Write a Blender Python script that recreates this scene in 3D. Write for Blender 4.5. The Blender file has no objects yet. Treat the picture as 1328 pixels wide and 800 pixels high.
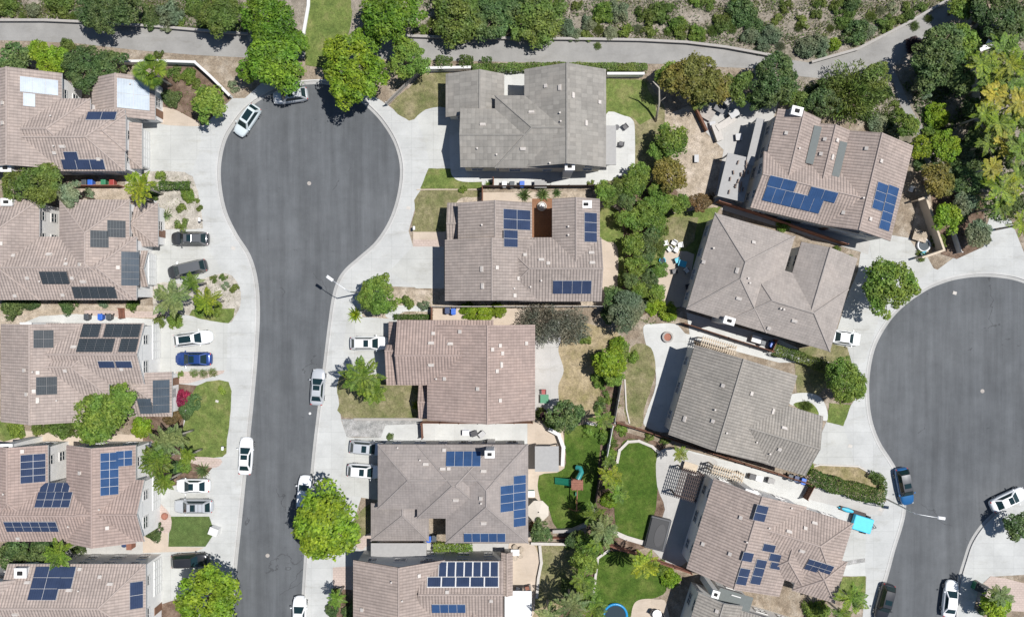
import bpy, bmesh, math, random
import numpy as np
from mathutils import Vector, Matrix
from mathutils.bvhtree import BVHTree
from mathutils.geometry import tessellate_polygon
random.seed(7)
S = bpy.context.scene
COL = S.collection
R = math.radians
CAMH = 100.0                     # drone height; 10 photograph pixels = 1 m on the ground
G = 0.12                         # level of the lots above the roads (kerb height)

def W(px, py, z=0.0):            # where a point seen at (px,py) and known to be z metres up really stands
    k = (1 - z / CAMH) / 10
    return Vector(((px - 664) * k, (400 - py) * k, z))

# ---------------------------------------------------------------- materials
MATS = {}
class NT:
    def __init__(s, name):
        s.m = bpy.data.materials.new(name); s.m.use_nodes = True
        s.t = s.m.node_tree; s.n = s.t.nodes; s.b = s.n['Principled BSDF']
        MATS[name] = s.m
    def node(s, typ, **kw):
        o = s.n.new(typ)
        for k, v in kw.items():
            if k.startswith('i_'):
                key = k[2:]
                key = int(key) if key.isdigit() else key.replace('_', ' ')
                if isinstance(v, bpy.types.NodeSocket): s.t.links.new(v, o.inputs[key])
                else: o.inputs[key].default_value = v
            else: setattr(o, k, v)
        return o
    def link(s, a, b): s.t.links.new(a, b)
    def math(s, op, a, b=0.0):
        return s.node('ShaderNodeMath', operation=op, i_0=a, i_1=b).outputs[0]
    def pos(s): return s.node('ShaderNodeNewGeometry').outputs['Position']
    def noise(s, vec, scale, detail=4, rough=.6):
        return s.node('ShaderNodeTexNoise', i_Vector=vec, i_Scale=scale, i_Detail=detail, i_Roughness=rough).outputs[0]
    def ramp(s, fac, stops):
        r = s.node('ShaderNodeValToRGB', i_Fac=fac); e = r.color_ramp.elements
        while len(e) < len(stops): e.new(.5)
        for q, (p, c) in zip(e, stops):
            q.position = p; q.color = (*c, 1) if len(c) == 3 else c
        return r.outputs[0]
    def mix(s, fac, a, b, mode='MIX'):
        o = s.node('ShaderNodeMix', data_type='RGBA', blend_type=mode)
        for key, v in ((0, fac), (6, a), (7, b)):
            if isinstance(v, bpy.types.NodeSocket): s.link(v, o.inputs[key])
            else: o.inputs[key].default_value = (*v, 1) if isinstance(v, tuple) and len(v) == 3 else v
        return o.outputs[2]
    def scale(s, col, val):       # multiply a colour by a value
        return s.mix(1.0, col, s.node('ShaderNodeCombineColor', i_0=val, i_1=val, i_2=val).outputs[0], 'MULTIPLY')
    def stretch(s, vec, sc, rot=0):
        return s.node('ShaderNodeMapping', i_Vector=vec, i_Scale=sc, i_Rotation=(0, 0, rot)).outputs[0]
    def color(s, c):
        if isinstance(c, bpy.types.NodeSocket): s.link(c, s.b.inputs['Base Color'])
        else: s.b.inputs['Base Color'].default_value = (*c, 1)
    def set(s, **kw):
        for k, v in kw.items(): s.b.inputs[k.replace('_', ' ')].default_value = v
        return s
    def bump(s, h, strength=.5, dist=.05):
        s.link(s.node('ShaderNodeBump', i_Height=h, i_Strength=strength, i_Distance=dist).outputs[0], s.b.inputs['Normal'])

def plain(name, c, rough=.7, var=.12, sc=3., **kw):
    m = NT(name); f = m.noise(m.pos(), sc, 5)
    m.color(m.ramp(f, [(.25, tuple(x * (1 - var) for x in c)), (.75, tuple(min(1, x * (1 + var)) for x in c))]))
    m.set(Roughness=rough, **kw); return m.m

def ground_mat(name, c1, c2, c3, sc=.5, fine=6., bump=.25, rough=.95):
    m = NT(name); p = m.pos()
    a = m.noise(p, sc, 5, .65); b = m.noise(p, fine, 4, .7)
    col = m.ramp(a, [(.34, c1), (.5, c2), (.66, c3)])
    w = m.noise(p, 1.7, 6, .75); col = m.scale(col, m.node('ShaderNodeMapRange', i_0=w, i_1=.37, i_2=.63, i_3=.8, i_4=1.2).outputs[0])
    fac = m.node('ShaderNodeMapRange', i_0=b, i_1=.25, i_2=.75, i_3=.64, i_4=1.34).outputs[0]
    m.color(m.scale(col, fac)); m.bump(b, .6, bump); m.set(Roughness=rough, Specular_IOR_Level=.2)
    return m.m

def joints_mat(name, c, size, dark=.72, var=.12, rot=0., bw=.012):
    m = NT(name); p = m.pos()
    a = m.noise(p, .35, 5, .6); f = m.noise(p, 5., 5, .7)
    base = m.ramp(a, [(.3, tuple(x * (1 - var) for x in c)), (.7, tuple(min(1, x * (1 + var * .6)) for x in c))])
    base = m.scale(base, m.node('ShaderNodeMapRange', i_0=f, i_1=.3, i_2=.7, i_3=.95, i_4=1.045).outputs[0])
    br = m.node('ShaderNodeTexBrick', i_Vector=m.stretch(p, (1, 1, 1), rot), i_Scale=1.0, i_Mortar_Size=bw * 1.3,
                i_Brick_Width=size[0], i_Row_Height=size[1], i_Mortar_Smooth=.3, i_Bias=0.)
    br.offset = .5 if len(size) > 2 else 0.
    br.inputs['Color1'].default_value = (.965, .965, .96, 1); br.inputs['Color2'].default_value = (1.03, 1.03, 1.025, 1); br.inputs['Mortar'].default_value = (dark, dark, dark, 1)
    st = m.ramp(m.noise(m.stretch(p, (.25, .8, 1), .3), 1.1, 6, .75), [(.54, (1, 1, 1)), (.72, (.84, .825, .795))])
    base = m.mix(1., base, st, 'MULTIPLY')
    m.color(m.mix(1., base, br.outputs['Color'], 'MULTIPLY'))
    m.bump(f, .3, .02); m.set(Roughness=.9, Specular_IOR_Level=.25); return m.m

def roof_mat(name, c, rib=.37, course=.40, spots=.08, flat=False):
    m = NT(name)
    uv = m.node('ShaderNodeUVMap').outputs[0]; sp = m.node('ShaderNodeSeparateXYZ', i_0=uv)
    u, v = sp.outputs[0], sp.outputs[1]
    uu = m.math('DIVIDE', u, rib); vv = m.math('DIVIDE', v, course)
    cell = m.node('ShaderNodeCombineXYZ', i_0=m.math('FLOOR', uu), i_1=m.math('FLOOR', vv))
    wn = m.node('ShaderNodeTexWhiteNoise', noise_dimensions='2D', i_Vector=cell.outputs[0]).outputs[0]
    big = m.noise(uv, .22, 5, .65)
    col = m.ramp(big, [(.3, tuple(x * .84 for x in c)), (.5, c), (.72, (c[0] * 1.14, c[1] * 1.12, c[2] * 1.1))])
    k = m.node('ShaderNodeMapRange', i_0=wn, i_3=1 - spots, i_4=1 + spots).outputs[0]
    col = m.scale(col, k)
    grime = m.ramp(m.noise(uv, 1.3, 6, .75), [(.3, (.86, .86, .86)), (.55, (1, 1, 1)), (.8, (1.1, 1.08, 1.05))])
    col = m.mix(1., col, grime, 'MULTIPLY')
    # lichen and lime bloom blotches
    bl = m.ramp(m.noise(uv, .75, 3, .5), [(.68, (0, 0, 0)), (.78, (.35, .35, .35))])
    col = m.mix(bl, col, tuple(min(.6, x * 1.35 + .02) for x in c))
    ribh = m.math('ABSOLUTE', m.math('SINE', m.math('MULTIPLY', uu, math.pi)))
    dirt = m.node('ShaderNodeMapRange', i_0=ribh, i_1=0., i_2=.5, i_3=.92 if flat else .85, i_4=1.).outputs[0]   # occlusion between the tiles, painted into the channel colour
    m.color(m.scale(col, dirt))  # the dirt factor is the painted channel shade
    crs = m.math('FRACT', vv)
    h = m.math('ADD', m.math('MULTIPLY', ribh, .25 if flat else 1.), m.math('MULTIPLY', crs, -.55))
    m.bump(h, 1., .085 if not flat else .045)
    m.set(Roughness=.85, Specular_IOR_Level=.25); return m.m

def leaf_mat(name, dark, light, trans=.3):
    m = NT(name)
    rnd = m.node('ShaderNodeNewGeometry').outputs['Random Per Island']
    oi = m.node('ShaderNodeObjectInfo').outputs['Random']
    mid = tuple((a + b) / 2 for a, b in zip(dark, light))
    c = m.ramp(rnd, [(0., dark), (.5, mid), (1., light)])
    c = m.scale(c, m.node('ShaderNodeMapRange', i_0=oi, i_3=.82, i_4=1.18).outputs[0])
    c = m.scale(c, m.node('ShaderNodeMapRange', i_0=m.noise(m.pos(), .55, 4, .65), i_1=.3, i_2=.7, i_3=.68, i_4=1.22).outputs[0])
    hue = m.node('ShaderNodeMapRange', i_0=m.noise(m.pos(), .33, 3, .5), i_1=.4, i_2=.6).outputs[0]
    c = m.mix(hue, c, m.mix(1., c, (.74, .95, 1.), 'MULTIPLY'))
    m.color(c); m.set(Roughness=.55, Specular_IOR_Level=.3)
    tr = m.node('ShaderNodeBsdfTranslucent'); m.link(c, tr.inputs[0])
    mx = m.node('ShaderNodeMixShader', i_0=trans)
    m.link(m.b.outputs[0], mx.inputs[1]); m.link(tr.outputs[0], mx.inputs[2])
    m.link(mx.outputs[0], m.n['Material Output'].inputs[0]); return m.m

def panel_mat(name, c, line, n=(6, 10), rough=.08):
    m = NT(name); uv = m.node('ShaderNodeUVMap').outputs[0]; sp = m.node('ShaderNodeSeparateXYZ', i_0=uv)
    def g(s, n_, w):
        f = m.math('FRACT', m.math('MULTIPLY', s, n_))
        return m.math('LESS_THAN', m.math('MINIMUM', f, m.math('SUBTRACT', 1., f)), w)
    ln = m.math('MAXIMUM', g(sp.outputs[0], n[0], .06), g(sp.outputs[1], n[1], .06))
    p = m.noise(m.pos(), .8, 3)
    base = m.scale(m.mix(0., c, c), m.node('ShaderNodeMapRange', i_0=p, i_1=.3, i_2=.7, i_3=.85, i_4=1.2).outputs[0])
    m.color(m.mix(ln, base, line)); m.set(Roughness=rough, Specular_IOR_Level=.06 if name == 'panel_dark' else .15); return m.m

# paving, ground, water
def asphalt():
    m = NT('asphalt'); p = m.pos()
    big = m.noise(p, .06, 5, .6); mid = m.noise(m.stretch(p, (1.1, .07, 1), -.05), .6, 6, .65); fine = m.noise(p, 9., 3, .8)
    c = m.ramp(big, [(.3, (.086, .092, .098)), (.7, (.114, .12, .125))])
    c = m.scale(c, m.node('ShaderNodeMapRange', i_0=mid, i_1=.36, i_2=.64, i_3=.85, i_4=1.17).outputs[0])
    blot = m.noise(p, .35, 6, .7); c = m.scale(c, m.node('ShaderNodeMapRange', i_0=blot, i_1=.36, i_2=.64, i_3=.9, i_4=1.1).outputs[0])
    c = m.scale(c, m.node('ShaderNodeMapRange', i_0=fine, i_1=.2, i_2=.8, i_3=.86, i_4=1.12).outputs[0])
    dark = m.ramp(m.noise(m.stretch(p, (.8, 1.5, 1), .6), 1.1, 3, .5), [(.70, (1, 1, 1)), (.78, (.7, .7, .7))]); c = m.mix(1., c, dark, 'MULTIPLY')   # oil spots
    pale = m.ramp(m.noise(m.stretch(p, (1, .6, 1)), .5, 5, .75), [(.66, (1, 1, 1)), (.8, (1.28, 1.27, 1.24))]); c = m.mix(1., c, pale, 'MULTIPLY')      # worn, dusty spots
    wob = m.mix(1., m.stretch(p, (1, 1, 1)), m.scale(m.node('ShaderNodeTexNoise', i_Vector=p, i_Scale=.5, i_Detail=6).outputs[1], 3.), 'ADD')
    vo = m.node('ShaderNodeTexVoronoi', feature='DISTANCE_TO_EDGE', i_Vector=wob, i_Scale=.05).outputs[0]
    cr = m.math('LESS_THAN', vo, .0022); gate = m.math('GREATER_THAN', m.noise(p, .09, 3), .57)
    c = m.mix(m.math('MULTIPLY', m.math('MULTIPLY', cr, gate), .45), c, (.03, .03, .032))
    m.color(c); m.bump(fine, .3, .02); m.set(Roughness=.9, Specular_IOR_Level=.3)
asphalt()
joints_mat('concrete', (.442, .447, .435), (2.6, 1.6), .82, bw=.016)
joints_mat('driveway', (.435, .438, .418), (3.4, 3.2), .78, bw=.018)
joints_mat('white_concrete', (.50, .503, .485), (2.5, 2.5), .86)
joints_mat('grey_concrete', (.42, .41, .39), (2.5, 2.5), .84)
joints_mat('trail', (.275, .268, .255), (40., 5.), .85, .16)
joints_mat('pink_paver', (.46, .375, .33), (.45, .3, 1), .78, .1, bw=.02)
joints_mat('tan_patio', (.47, .395, .32), (3., 3.), .88)
joints_mat('brown_paver', (.25, .13, .075), (.5, .3, 1), .7)
joints_mat('kerb', (.47, .465, .45), (3., 3.), .8)
joints_mat('gutter', (.37, .367, .355), (3., 3.), .8)
ground_mat('soil', (.21, .165, .12), (.27, .22, .165), (.36, .31, .25))
ground_mat('slope_soil', (.17, .158, .112), (.262, .228, .185), (.35, .31, .265), .3)
ground_mat('mulch', (.10, .065, .045), (.16, .11, .08), (.22, .16, .12), .9)
ground_mat('gravel', (.33, .30, .25), (.42, .385, .33), (.5, .46, .4), 1., 9.)
ground_mat('grey_gravel', (.26, .26, .25), (.34, .335, .32), (.42, .41, .4), 1., 9.)
ground_mat('sand', (.31, .255, .19), (.4, .335, .26), (.48, .41, .335), .6)
ground_mat('grass', (.095, .135, .034), (.135, .173, .046), (.195, .2, .075), .45, 5.)
ground_mat('lush_grass', (.042, .085, .011), (.067, .113, .017), (.11, .142, .032), .4, 5.)
ground_mat('dry_grass', (.12, .135, .05), (.185, .175, .085), (.27, .235, .14), .4, 5.)
ground_mat('brown_grass', (.22, .19, .09), (.31, .25, .15), (.38, .31, .2), .4, 5.)
ground_mat('turf', (.08, .125, .035), (.092, .135, .04), (.105, .145, .045), .5, 9.)

ROOFC = dict(roof_rose=(.362, .302, .268), roof_pink=(.345, .268, .235), roof_grey=(.257, .242, .217), roof_taupe=(.318, .272, .243),
             roof_ash=(.28, .249, .231), roof_umber=(.315, .282, .256), roof_stone=(.285, .263, .233), roof_clay=(.345, .284, .25))
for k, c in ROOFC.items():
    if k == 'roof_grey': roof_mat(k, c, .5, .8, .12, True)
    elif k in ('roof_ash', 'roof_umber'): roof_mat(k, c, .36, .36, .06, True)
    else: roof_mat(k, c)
    plain(k + '_ridge', tuple(min(1, x * .98) for x in c), .85, .15, 2.)
for n, c in dict(stucco_cream=(.62, .57, .48), stucco_white=(.76, .75, .725), stucco_grey=(.52, .52, .5), stucco_tan=(.52, .44, .35),
                 stucco_pink=(.58, .47, .41)).items(): plain(n, c, .9, .07, 1.2)
plain('trim_white', (.6, .59, .57), .6, .04); plain('trim_brown', (.2, .15, .12), .7, .1); plain('trim_grey', (.42, .42, .42), .6, .05)
plain('white_paint', (.66, .66, .64), .6, .05); plain('vent_white', (.5, .46, .42), .6, .12)
plain('wood_brown', (.16, .075, .045), .85, .25, 4.); plain('wood_red', (.24, .105, .07), .85, .22, 4.); plain('wood_dark', (.07, .05, .045), .85, .2)
plain('wood_grey', (.3, .28, .26), .85, .15); plain('wood_pale', (.5, .42, .32), .8, .15)
plain('block_wall', (.48, .45, .41), .9, .1); plain('block_grey', (.33, .31, .285), .9, .12); plain('bark', (.15, .11, .08), .95, .25, 5.); plain('pale_bark', (.42, .38, .32), .9, .2)
plain('metal', (.5, .5, .5), .4, .05, Metallic=.9); plain('galvanised', (.6, .61, .62), .45, .05, Metallic=.5); plain('dark_metal', (.05, .05, .055), .5, .1)
plain('rubber', (.025, .025, .027), .8, .1); plain('black_plastic', (.03, .03, .033), .5, .1); plain('flue_black', (.015, .015, .015), .9, .1)
plain('flat_roof_grey', (.32, .315, .305), .8, .08); plain('flat_roof_white', (.64, .64, .63), .7, .04); plain('flashing', (.13, .145, .14), .8, .08)
plain('brick', (.3, .13, .09), .9, .2, 8.)
plain('bin_blue', (.03, .12, .5), .45, .05); plain('bin_dark', (.06, .07, .08), .5, .08); plain('bin_green', (.04, .2, .1), .45, .08); plain('bin_navy', (.03, .05, .12), .5, .08)
plain('teal_plastic', (.03, .22, .21), .4, .05); plain('green_plastic', (.01, .14, .085), .4, .05); plain('tarp_blue', (.05, .48, .68), .5, .07); plain('red_plastic', (.3, .05, .045), .4, .05)
plain('turquoise', (.04, .4, .55), .5, .05); plain('canvas_beige', (.52, .47, .4), .85, .05); plain('cushion_white', (.75, .74, .72), .85, .05); plain('spa_cover', (.012, .013, .016), .5, .12, 1.)
plain('spa_shell', (.06, .063, .07), .5, .1); plain('white_plastic', (.72, .72, .72), .4, .04); plain('yellow_plastic', (.6, .45, .06), .5, .05); plain('orange_plastic', (.7, .22, .04), .5, .05)
plain('pool_blue', (.02, .24, .5), .3, .05); plain('door_brown', (.2, .11, .07), .6, .1)
plain('stone', (.34, .31, .28), .9, .2)
m = NT('glass'); m.color((.035, .05, .06)); m.set(Roughness=.08, Specular_IOR_Level=.6)
m = NT('car_glass'); m.color((.010, .026, .03)); m.set(Roughness=.07, Specular_IOR_Level=.55)
m = NT('lamp_lens'); m.color((.42, .43, .43)); m.set(Roughness=.2)
m = NT('tail_lens'); m.color((.4, .02, .02)); m.set(Roughness=.2)
panel_mat('panel_blue', (.03, .066, .15), (.042, .085, .18)); panel_mat('panel_navy', (.03, .044, .085), (.042, .06, .11))
panel_mat('panel_dark', (.026, .034, .042), (.09, .1, .105), (6, 6), rough=.4); panel_mat('panel_pale', (.34, .39, .44), (.42, .46, .5), rough=.24); panel_mat('panel_slate', (.055, .072, .09), (.085, .1, .115), (6, 6))  # panel_pale has sun glare painted into its base colour
PAINT = dict(white=(.78, .79, .79), silver=(.5, .52, .54), pale=(.55, .61, .62), charcoal=(.045, .048, .053), gunmetal=(.13, .135, .14), blue=(.015, .05, .2), black=(.02, .021, .024), steel=(.02, .12, .3))
for k, c in PAINT.items():
    m = NT('paint_' + k); m.color(c); m.set(Roughness=.3, Coat_Weight=.8, Coat_Roughness=.05, Metallic=.25 if k in ('silver', 'charcoal', 'gunmetal', 'blue', 'steel') else 0.)

# foliage colours
LEAF = dict(bright=((.09, .155, .012), (.35, .44, .035)), green=((.075, .135, .018), (.30, .38, .065)), dark=((.043, .08, .022), (.205, .265, .085)),
            olive=((.07, .10, .018), (.235, .285, .06)), sage=((.12, .14, .07), (.32, .345, .195)), autumn=((.12, .11, .02), (.36, .29, .07)),
            grey=((.15, .13, .09), (.35, .305, .22)), fresh=((.065, .14, .013), (.26, .39, .038)), lime=((.12, .2, .012), (.37, .47, .04)), yellow=((.08, .13, .008), (.40, .42, .03)),
            orange=((.2, .2, .02), (.52, .43, .05)), hedge=((.04, .08, .012), (.13, .18, .03)), magenta=((.2, .01, .04), (.45, .04, .1)), rust=((.12, .07, .03), (.27, .15, .06)),
            palmgreen=((.05, .10, .01), (.27, .35, .04)), palmsage=((.09, .125, .035), (.3, .34, .12)), straw=((.2, .17, .09), (.38, .33, .19)), purple=((.045, .02, .025), (.13, .06, .06)))
for k, (a, b) in LEAF.items(): leaf_mat('leaf_' + k, a, b, .35)

# ---------------------------------------------------------------- mesh helpers
def tag(o, label=None, cat=None, group=None, kind=None):
    if label: o['label'] = label
    if cat: o['category'] = cat
    if group: o['group'] = group
    if kind: o['kind'] = kind
    return o

def empty(name, loc, rz=0.):
    o = bpy.data.objects.new(name, None); COL.objects.link(o)
    o.location = loc; o.rotation_euler = (0, 0, rz); o.empty_display_size = .3; return o

class MB:
    def __init__(s): s.v = []; s.f = []; s.m = []; s.uv = {}
    def face(s, pts, mi=0, uv=None):
        b = len(s.v); s.v += [tuple(p) for p in pts]; s.f.append(tuple(range(b, b + len(pts)))); s.m.append(mi)
        if uv: s.uv[len(s.f) - 1] = uv
    def box(s, c, size, rz=0., mi=0, taper=1., M=None):
        x, y, z = (k / 2 for k in size); ca, sa = math.cos(rz), math.sin(rz); b = len(s.v)
        for sz in (-1, 1):
            t = taper if sz > 0 else 1.
            for sx, sy in ((-1, -1), (1, -1), (1, 1), (-1, 1)):
                p = Vector((sx * x * t * ca - sy * y * t * sa, sx * x * t * sa + sy * y * t * ca, sz * z)) + Vector(c)
                s.v.append(tuple(M @ p if M else p))
        for f in ((0, 3, 2, 1), (4, 5, 6, 7), (0, 1, 5, 4), (1, 2, 6, 5), (2, 3, 7, 6), (3, 0, 4, 7)):
            s.f.append(tuple(b + i for i in f)); s.m.append(mi)
    def tube(s, pts, rad, n=8, mi=0, cap=True):
        pts = [Vector(p) for p in pts]; b = len(s.v); rs = rad if isinstance(rad, (list, tuple)) else [rad] * len(pts)
        for i, p in enumerate(pts):
            d = (pts[min(i + 1, len(pts) - 1)] - pts[max(i - 1, 0)]).normalized()
            a = d.cross(Vector((0, 0, 1)) if abs(d.z) < .9 else Vector((1, 0, 0))).normalized(); c = d.cross(a)
            for k in range(n):
                t = 2 * math.pi * k / n; s.v.append(tuple(p + (a * math.cos(t) + c * math.sin(t)) * rs[i]))
        for i in range(len(pts) - 1):
            for k in range(n):
                s.f.append((b + i * n + k, b + i * n + (k + 1) % n, b + (i + 1) * n + (k + 1) % n, b + (i + 1) * n + k)); s.m.append(mi)
        if cap:
            s.f.append(tuple(b + k for k in range(n))[::-1]); s.m.append(mi)
            s.f.append(tuple(b + (len(pts) - 1) * n + k for k in range(n))); s.m.append(mi)
    def lathe(s, prof, c=(0, 0, 0), n=16, mi=0):
        b = len(s.v)
        for r, z in prof:
            for k in range(n):
                t = 2 * math.pi * k / n; s.v.append((c[0] + r * math.cos(t), c[1] + r * math.sin(t), c[2] + z))
        for i in range(len(prof) - 1):
            for k in range(n):
                s.f.append((b + i * n + k, b + i * n + (k + 1) % n, b + (i + 1) * n + (k + 1) % n, b + (i + 1) * n + k)); s.m.append(mi)
        s.f.append(tuple(b + k for k in range(n))[::-1]); s.m.append(mi)
        s.f.append(tuple(b + (len(prof) - 1) * n + k for k in range(n))); s.m.append(mi)
    def mesh(s, name, mats, smooth=False):
        me = bpy.data.meshes.new(name); me.from_pydata(s.v, [], s.f)
        for q in ([mats] if isinstance(mats, str) else mats): me.materials.append(MATS[q])
        me.polygons.foreach_set('material_index', s.m)
        if s.uv:
            ul = me.uv_layers.new(name='UVMap')
            for fi, uv in s.uv.items():
                for li, q in zip(me.polygons[fi].loop_indices, uv): ul.data[li].uv = q
        if smooth: me.polygons.foreach_set('use_smooth', [True] * len(me.polygons))
        me.update(); return me
    def build(s, name, mats, parent=None, smooth=False, bevel=0., sub=0):
        o = bpy.data.objects.new(name, s.mesh(name, mats, smooth)); COL.objects.link(o)
        if parent: o.parent = parent
        if bevel:
            b = o.modifiers.new('bevel', 'BEVEL'); b.width = bevel; b.segments = 2; b.limit_method = 'ANGLE'
        if sub:
            q = o.modifiers.new('sub', 'SUBSURF'); q.levels = sub; q.render_levels = sub
        return o

def link(me, name, parent=None, loc=(0, 0, 0), rot=(0, 0, 0), scale=(1, 1, 1)):
    o = bpy.data.objects.new(name, me); COL.objects.link(o); o.parent = parent
    o.location = loc; o.rotation_euler = rot; o.scale = scale; return o

def spline(pts, n=6, closed=False):
    P = [Vector((p[0], p[1])) for p in pts]; out = []; N = len(P)
    for i in range(N if closed else N - 1):
        a, b, c, d = (P[(i - 1) % N], P[i], P[(i + 1) % N], P[(i + 2) % N]) if closed else (P[max(i - 1, 0)], P[i], P[i + 1], P[min(i + 2, N - 1)])
        for k in range(n):
            t = k / n
            out.append(tuple(.5 * (2 * b + (c - a) * t + (2 * a - 5 * b + 4 * c - d) * t * t + (3 * b - a - 3 * c + d) * t ** 3)))
    if not closed: out.append(tuple(P[-1]))
    return out

LAYER = [0]
def sheet(name, pts, mat, lay=1, sm=0, kind='structure', z0=None, skirt=0., jag=0.):
    if sm: pts = spline(pts, sm, True)
    if jag:
        q = []
        for i, p in enumerate(pts):
            a, b = Vector(p), Vector(pts[(i + 1) % len(pts)]); n = max(1, int((b - a).length / 5)); d = (b - a)
            nn = Vector((-d.y, d.x)).normalized() if d.length > 0 else Vector((0, 0))
            q += [tuple(a + d * (k / n) + nn * random.uniform(-jag, jag)) for k in range(n)]
        pts = q
    z = z0 if z0 is not None else G + .014 * lay + .0001 * LAYER[0]; LAYER[0] += 1
    v = [W(x, y) for x, y in pts]; v = [Vector((p.x, p.y, z)) for p in v]
    mb = MB(); mb.v = [tuple(p) for p in v]
    area = sum(v[i].x * v[(i + 1) % len(v)].y - v[(i + 1) % len(v)].x * v[i].y for i in range(len(v)))
    for t in tessellate_polygon([v]):
        a, b, c = (v[i] for i in t)
        t = tuple(t) if (b - a).cross(c - a).z > 0 else tuple(t)[::-1]
        mb.f.append(t); mb.m.append(0)
    if skirt:
        n = len(v); base = len(mb.v); mb.v += [(p.x, p.y, z - skirt) for p in v]
        for i in range(n):
            j = (i + 1) % n; mb.f.append((i, j, base + j, base + i) if area < 0 else (j, i, base + i, base + j)); mb.m.append(0)
    o = mb.build(name, mat); tag(o, kind=kind); return o

def strip(name, line, w0, w1, mat, z, parent=None, kind='structure', skirt=0.):
    """a ribbon along a ground polyline (pixels), from offset w0 to w1 metres on its left side"""
    P = [W(*p) for p in line]; n = len(P); mb = MB(); rows = []
    for i in range(n):
        d = (P[min(i + 1, n - 1)] - P[max(i - 1, 0)]).normalized(); nn = Vector((-d.y, d.x, 0))
        rows.append((P[i] + nn * w0, P[i] + nn * w1))
    for i in range(n - 1):
        a, b = rows[i]; c, d = rows[i + 1]
        f = [Vector((q.x, q.y, z)) for q in (a, c, d, b)]
        if (f[1] - f[0]).cross(f[2] - f[0]).z < 0: f = f[::-1]
        mb.face(f)
        if skirt:
            for p, q in ((a, c), (b, d)): mb.face([(p.x, p.y, z), (q.x, q.y, z), (q.x, q.y, z - skirt), (p.x, p.y, z - skirt)])
    o = mb.build(name, mat, parent)
    if kind and not parent: tag(o, kind=kind)
    return o
# ---------------------------------------------------------------- roads and ground
RL = spline([(296, 900), (299, 800), (303, 740), (308, 690), (314, 630), (320, 570), (326, 510), (331, 450), (333, 400), (330, 362), (321, 332), (304, 305), (290, 275), (283, 240), (283, 210), (290, 180), (303, 158), (318, 140), (340, 124), (365, 113), (395, 106)], 5)
RR = spline([(395, 106), (425, 106), (455, 118), (485, 142), (504, 165), (517, 190), (523, 220), (519, 255), (508, 288), (490, 316), (468, 336), (450, 352), (440, 368), (434, 390), (429, 425), (423, 475), (416, 530), (409, 590), (403, 660), (398, 730), (394, 800), (390, 900)], 5)
R2 = spline([(1106, 900), (1129, 800), (1146, 752), (1157, 712), (1167, 680), (1171, 657), (1168, 628), (1155, 602), (1138, 575), (1127, 545), (1123, 510), (1125, 477), (1133, 445), (1151, 414), (1172, 392), (1198, 374), (1215, 366), (1237, 359), (1266, 355), (1296, 356), (1328, 363), (1372, 385), (1405, 425), (1418, 480), (1412, 540), (1390, 585), (1360, 622), (1328, 645), (1305, 655), (1291, 667), (1274, 684), (1261, 704), (1253, 727), (1246, 752), (1240, 790), (1236, 900)], 5)
far = [(1240, 2600), (3400, 2600), (3400, -1900), (-2100, -1900), (-2100, 2600), (300, 2600)]
sheet('ground', far + RL + RR[1:] + [(390, 2600), (1100, 2600)] + R2, 'soil', z0=G, skirt=.16)
base = MB(); base.face([(-900, -900, -.06), (900, -900, -.06), (900, 900, -.06), (-900, 900, -.06)]); tag(base.build('terrain', 'soil'), kind='structure')
sheet('road', [(280, 2600)] + [(x - 3, y) for x, y in RL[::3]] + [(x, y - 4) for x, y in RR[1:40:3]] + [(x + 3, y) for x, y in RR[40::3]] + [(394, 2600)], 'asphalt', z0=.0)
sheet('road', [(1090, 2600)] + [(x - 4 if x < 1260 else x + 4, y - 3) for x, y in R2[:130:3]] + [(x + 4, y + 4) for x, y in R2[130::3]] + [(1240, 2600)], 'asphalt', z0=.0)
for nm, L in (('west', RL), ('mid', RR), ('east', R2)):
    strip('kerb', L, -.02, .16, 'kerb', G + .045, skirt=.17)
    strip('gutter', L, -.42, -.02, 'gutter', .006)

# concrete frontages (pavements); their road edge is the kerb line itself
cw = [(197, 900), (197, 700), (200, 480), (200, 260), (184, 258), (184, 150), (205, 150), (232, 154), (264, 164), (302, 128), (318, 128), (340, 108), (380, 98)]
sheet('pavement', cw + RL[::-1][3:], 'concrete', 1)
sheet('pavement', RR[2:] + [(458, 900), (455, 690), (470, 640), (492, 640), (492, 570), (450, 566), (443, 545), (437, 500), (500, 480), (512, 470), (512, 413), (470, 411), (470, 370), (575, 374), (578, 320), (536, 320), (530, 300), (545, 248), (558, 220), (590, 220), (600, 130), (570, 139), (553, 141), (540, 150), (530, 157), (503, 137), (490, 128), (450, 108)], 'concrete', 1)
sheet('pavement', R2[5:106] + [(1390, 345), (1328, 330), (1310, 285), (1285, 275), (1270, 320), (1235, 335), (1215, 350), (1190, 340), (1185, 310), (1125, 300), (1115, 330), (1112, 352), (1100, 380), (1094, 395), (1082, 470), (1098, 450), (1105, 474), (1120, 500), (1103, 525), (1092, 552), (1072, 545), (1048, 598), (1060, 602), (1115, 604), (1141, 620), (1149, 650), (1120, 652), (1040, 628), (1020, 650), (1100, 670), (1090, 746), (1123, 747), (1118, 800), (1090, 900), (1106, 900)], 'concrete', 1)
sheet('pavement', R2[134:] + [(1276, 900), (1276, 800), (1262, 788), (1270, 760), (1283, 747), (1400, 740), (1400, 600)], 'concrete', 1)
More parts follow.
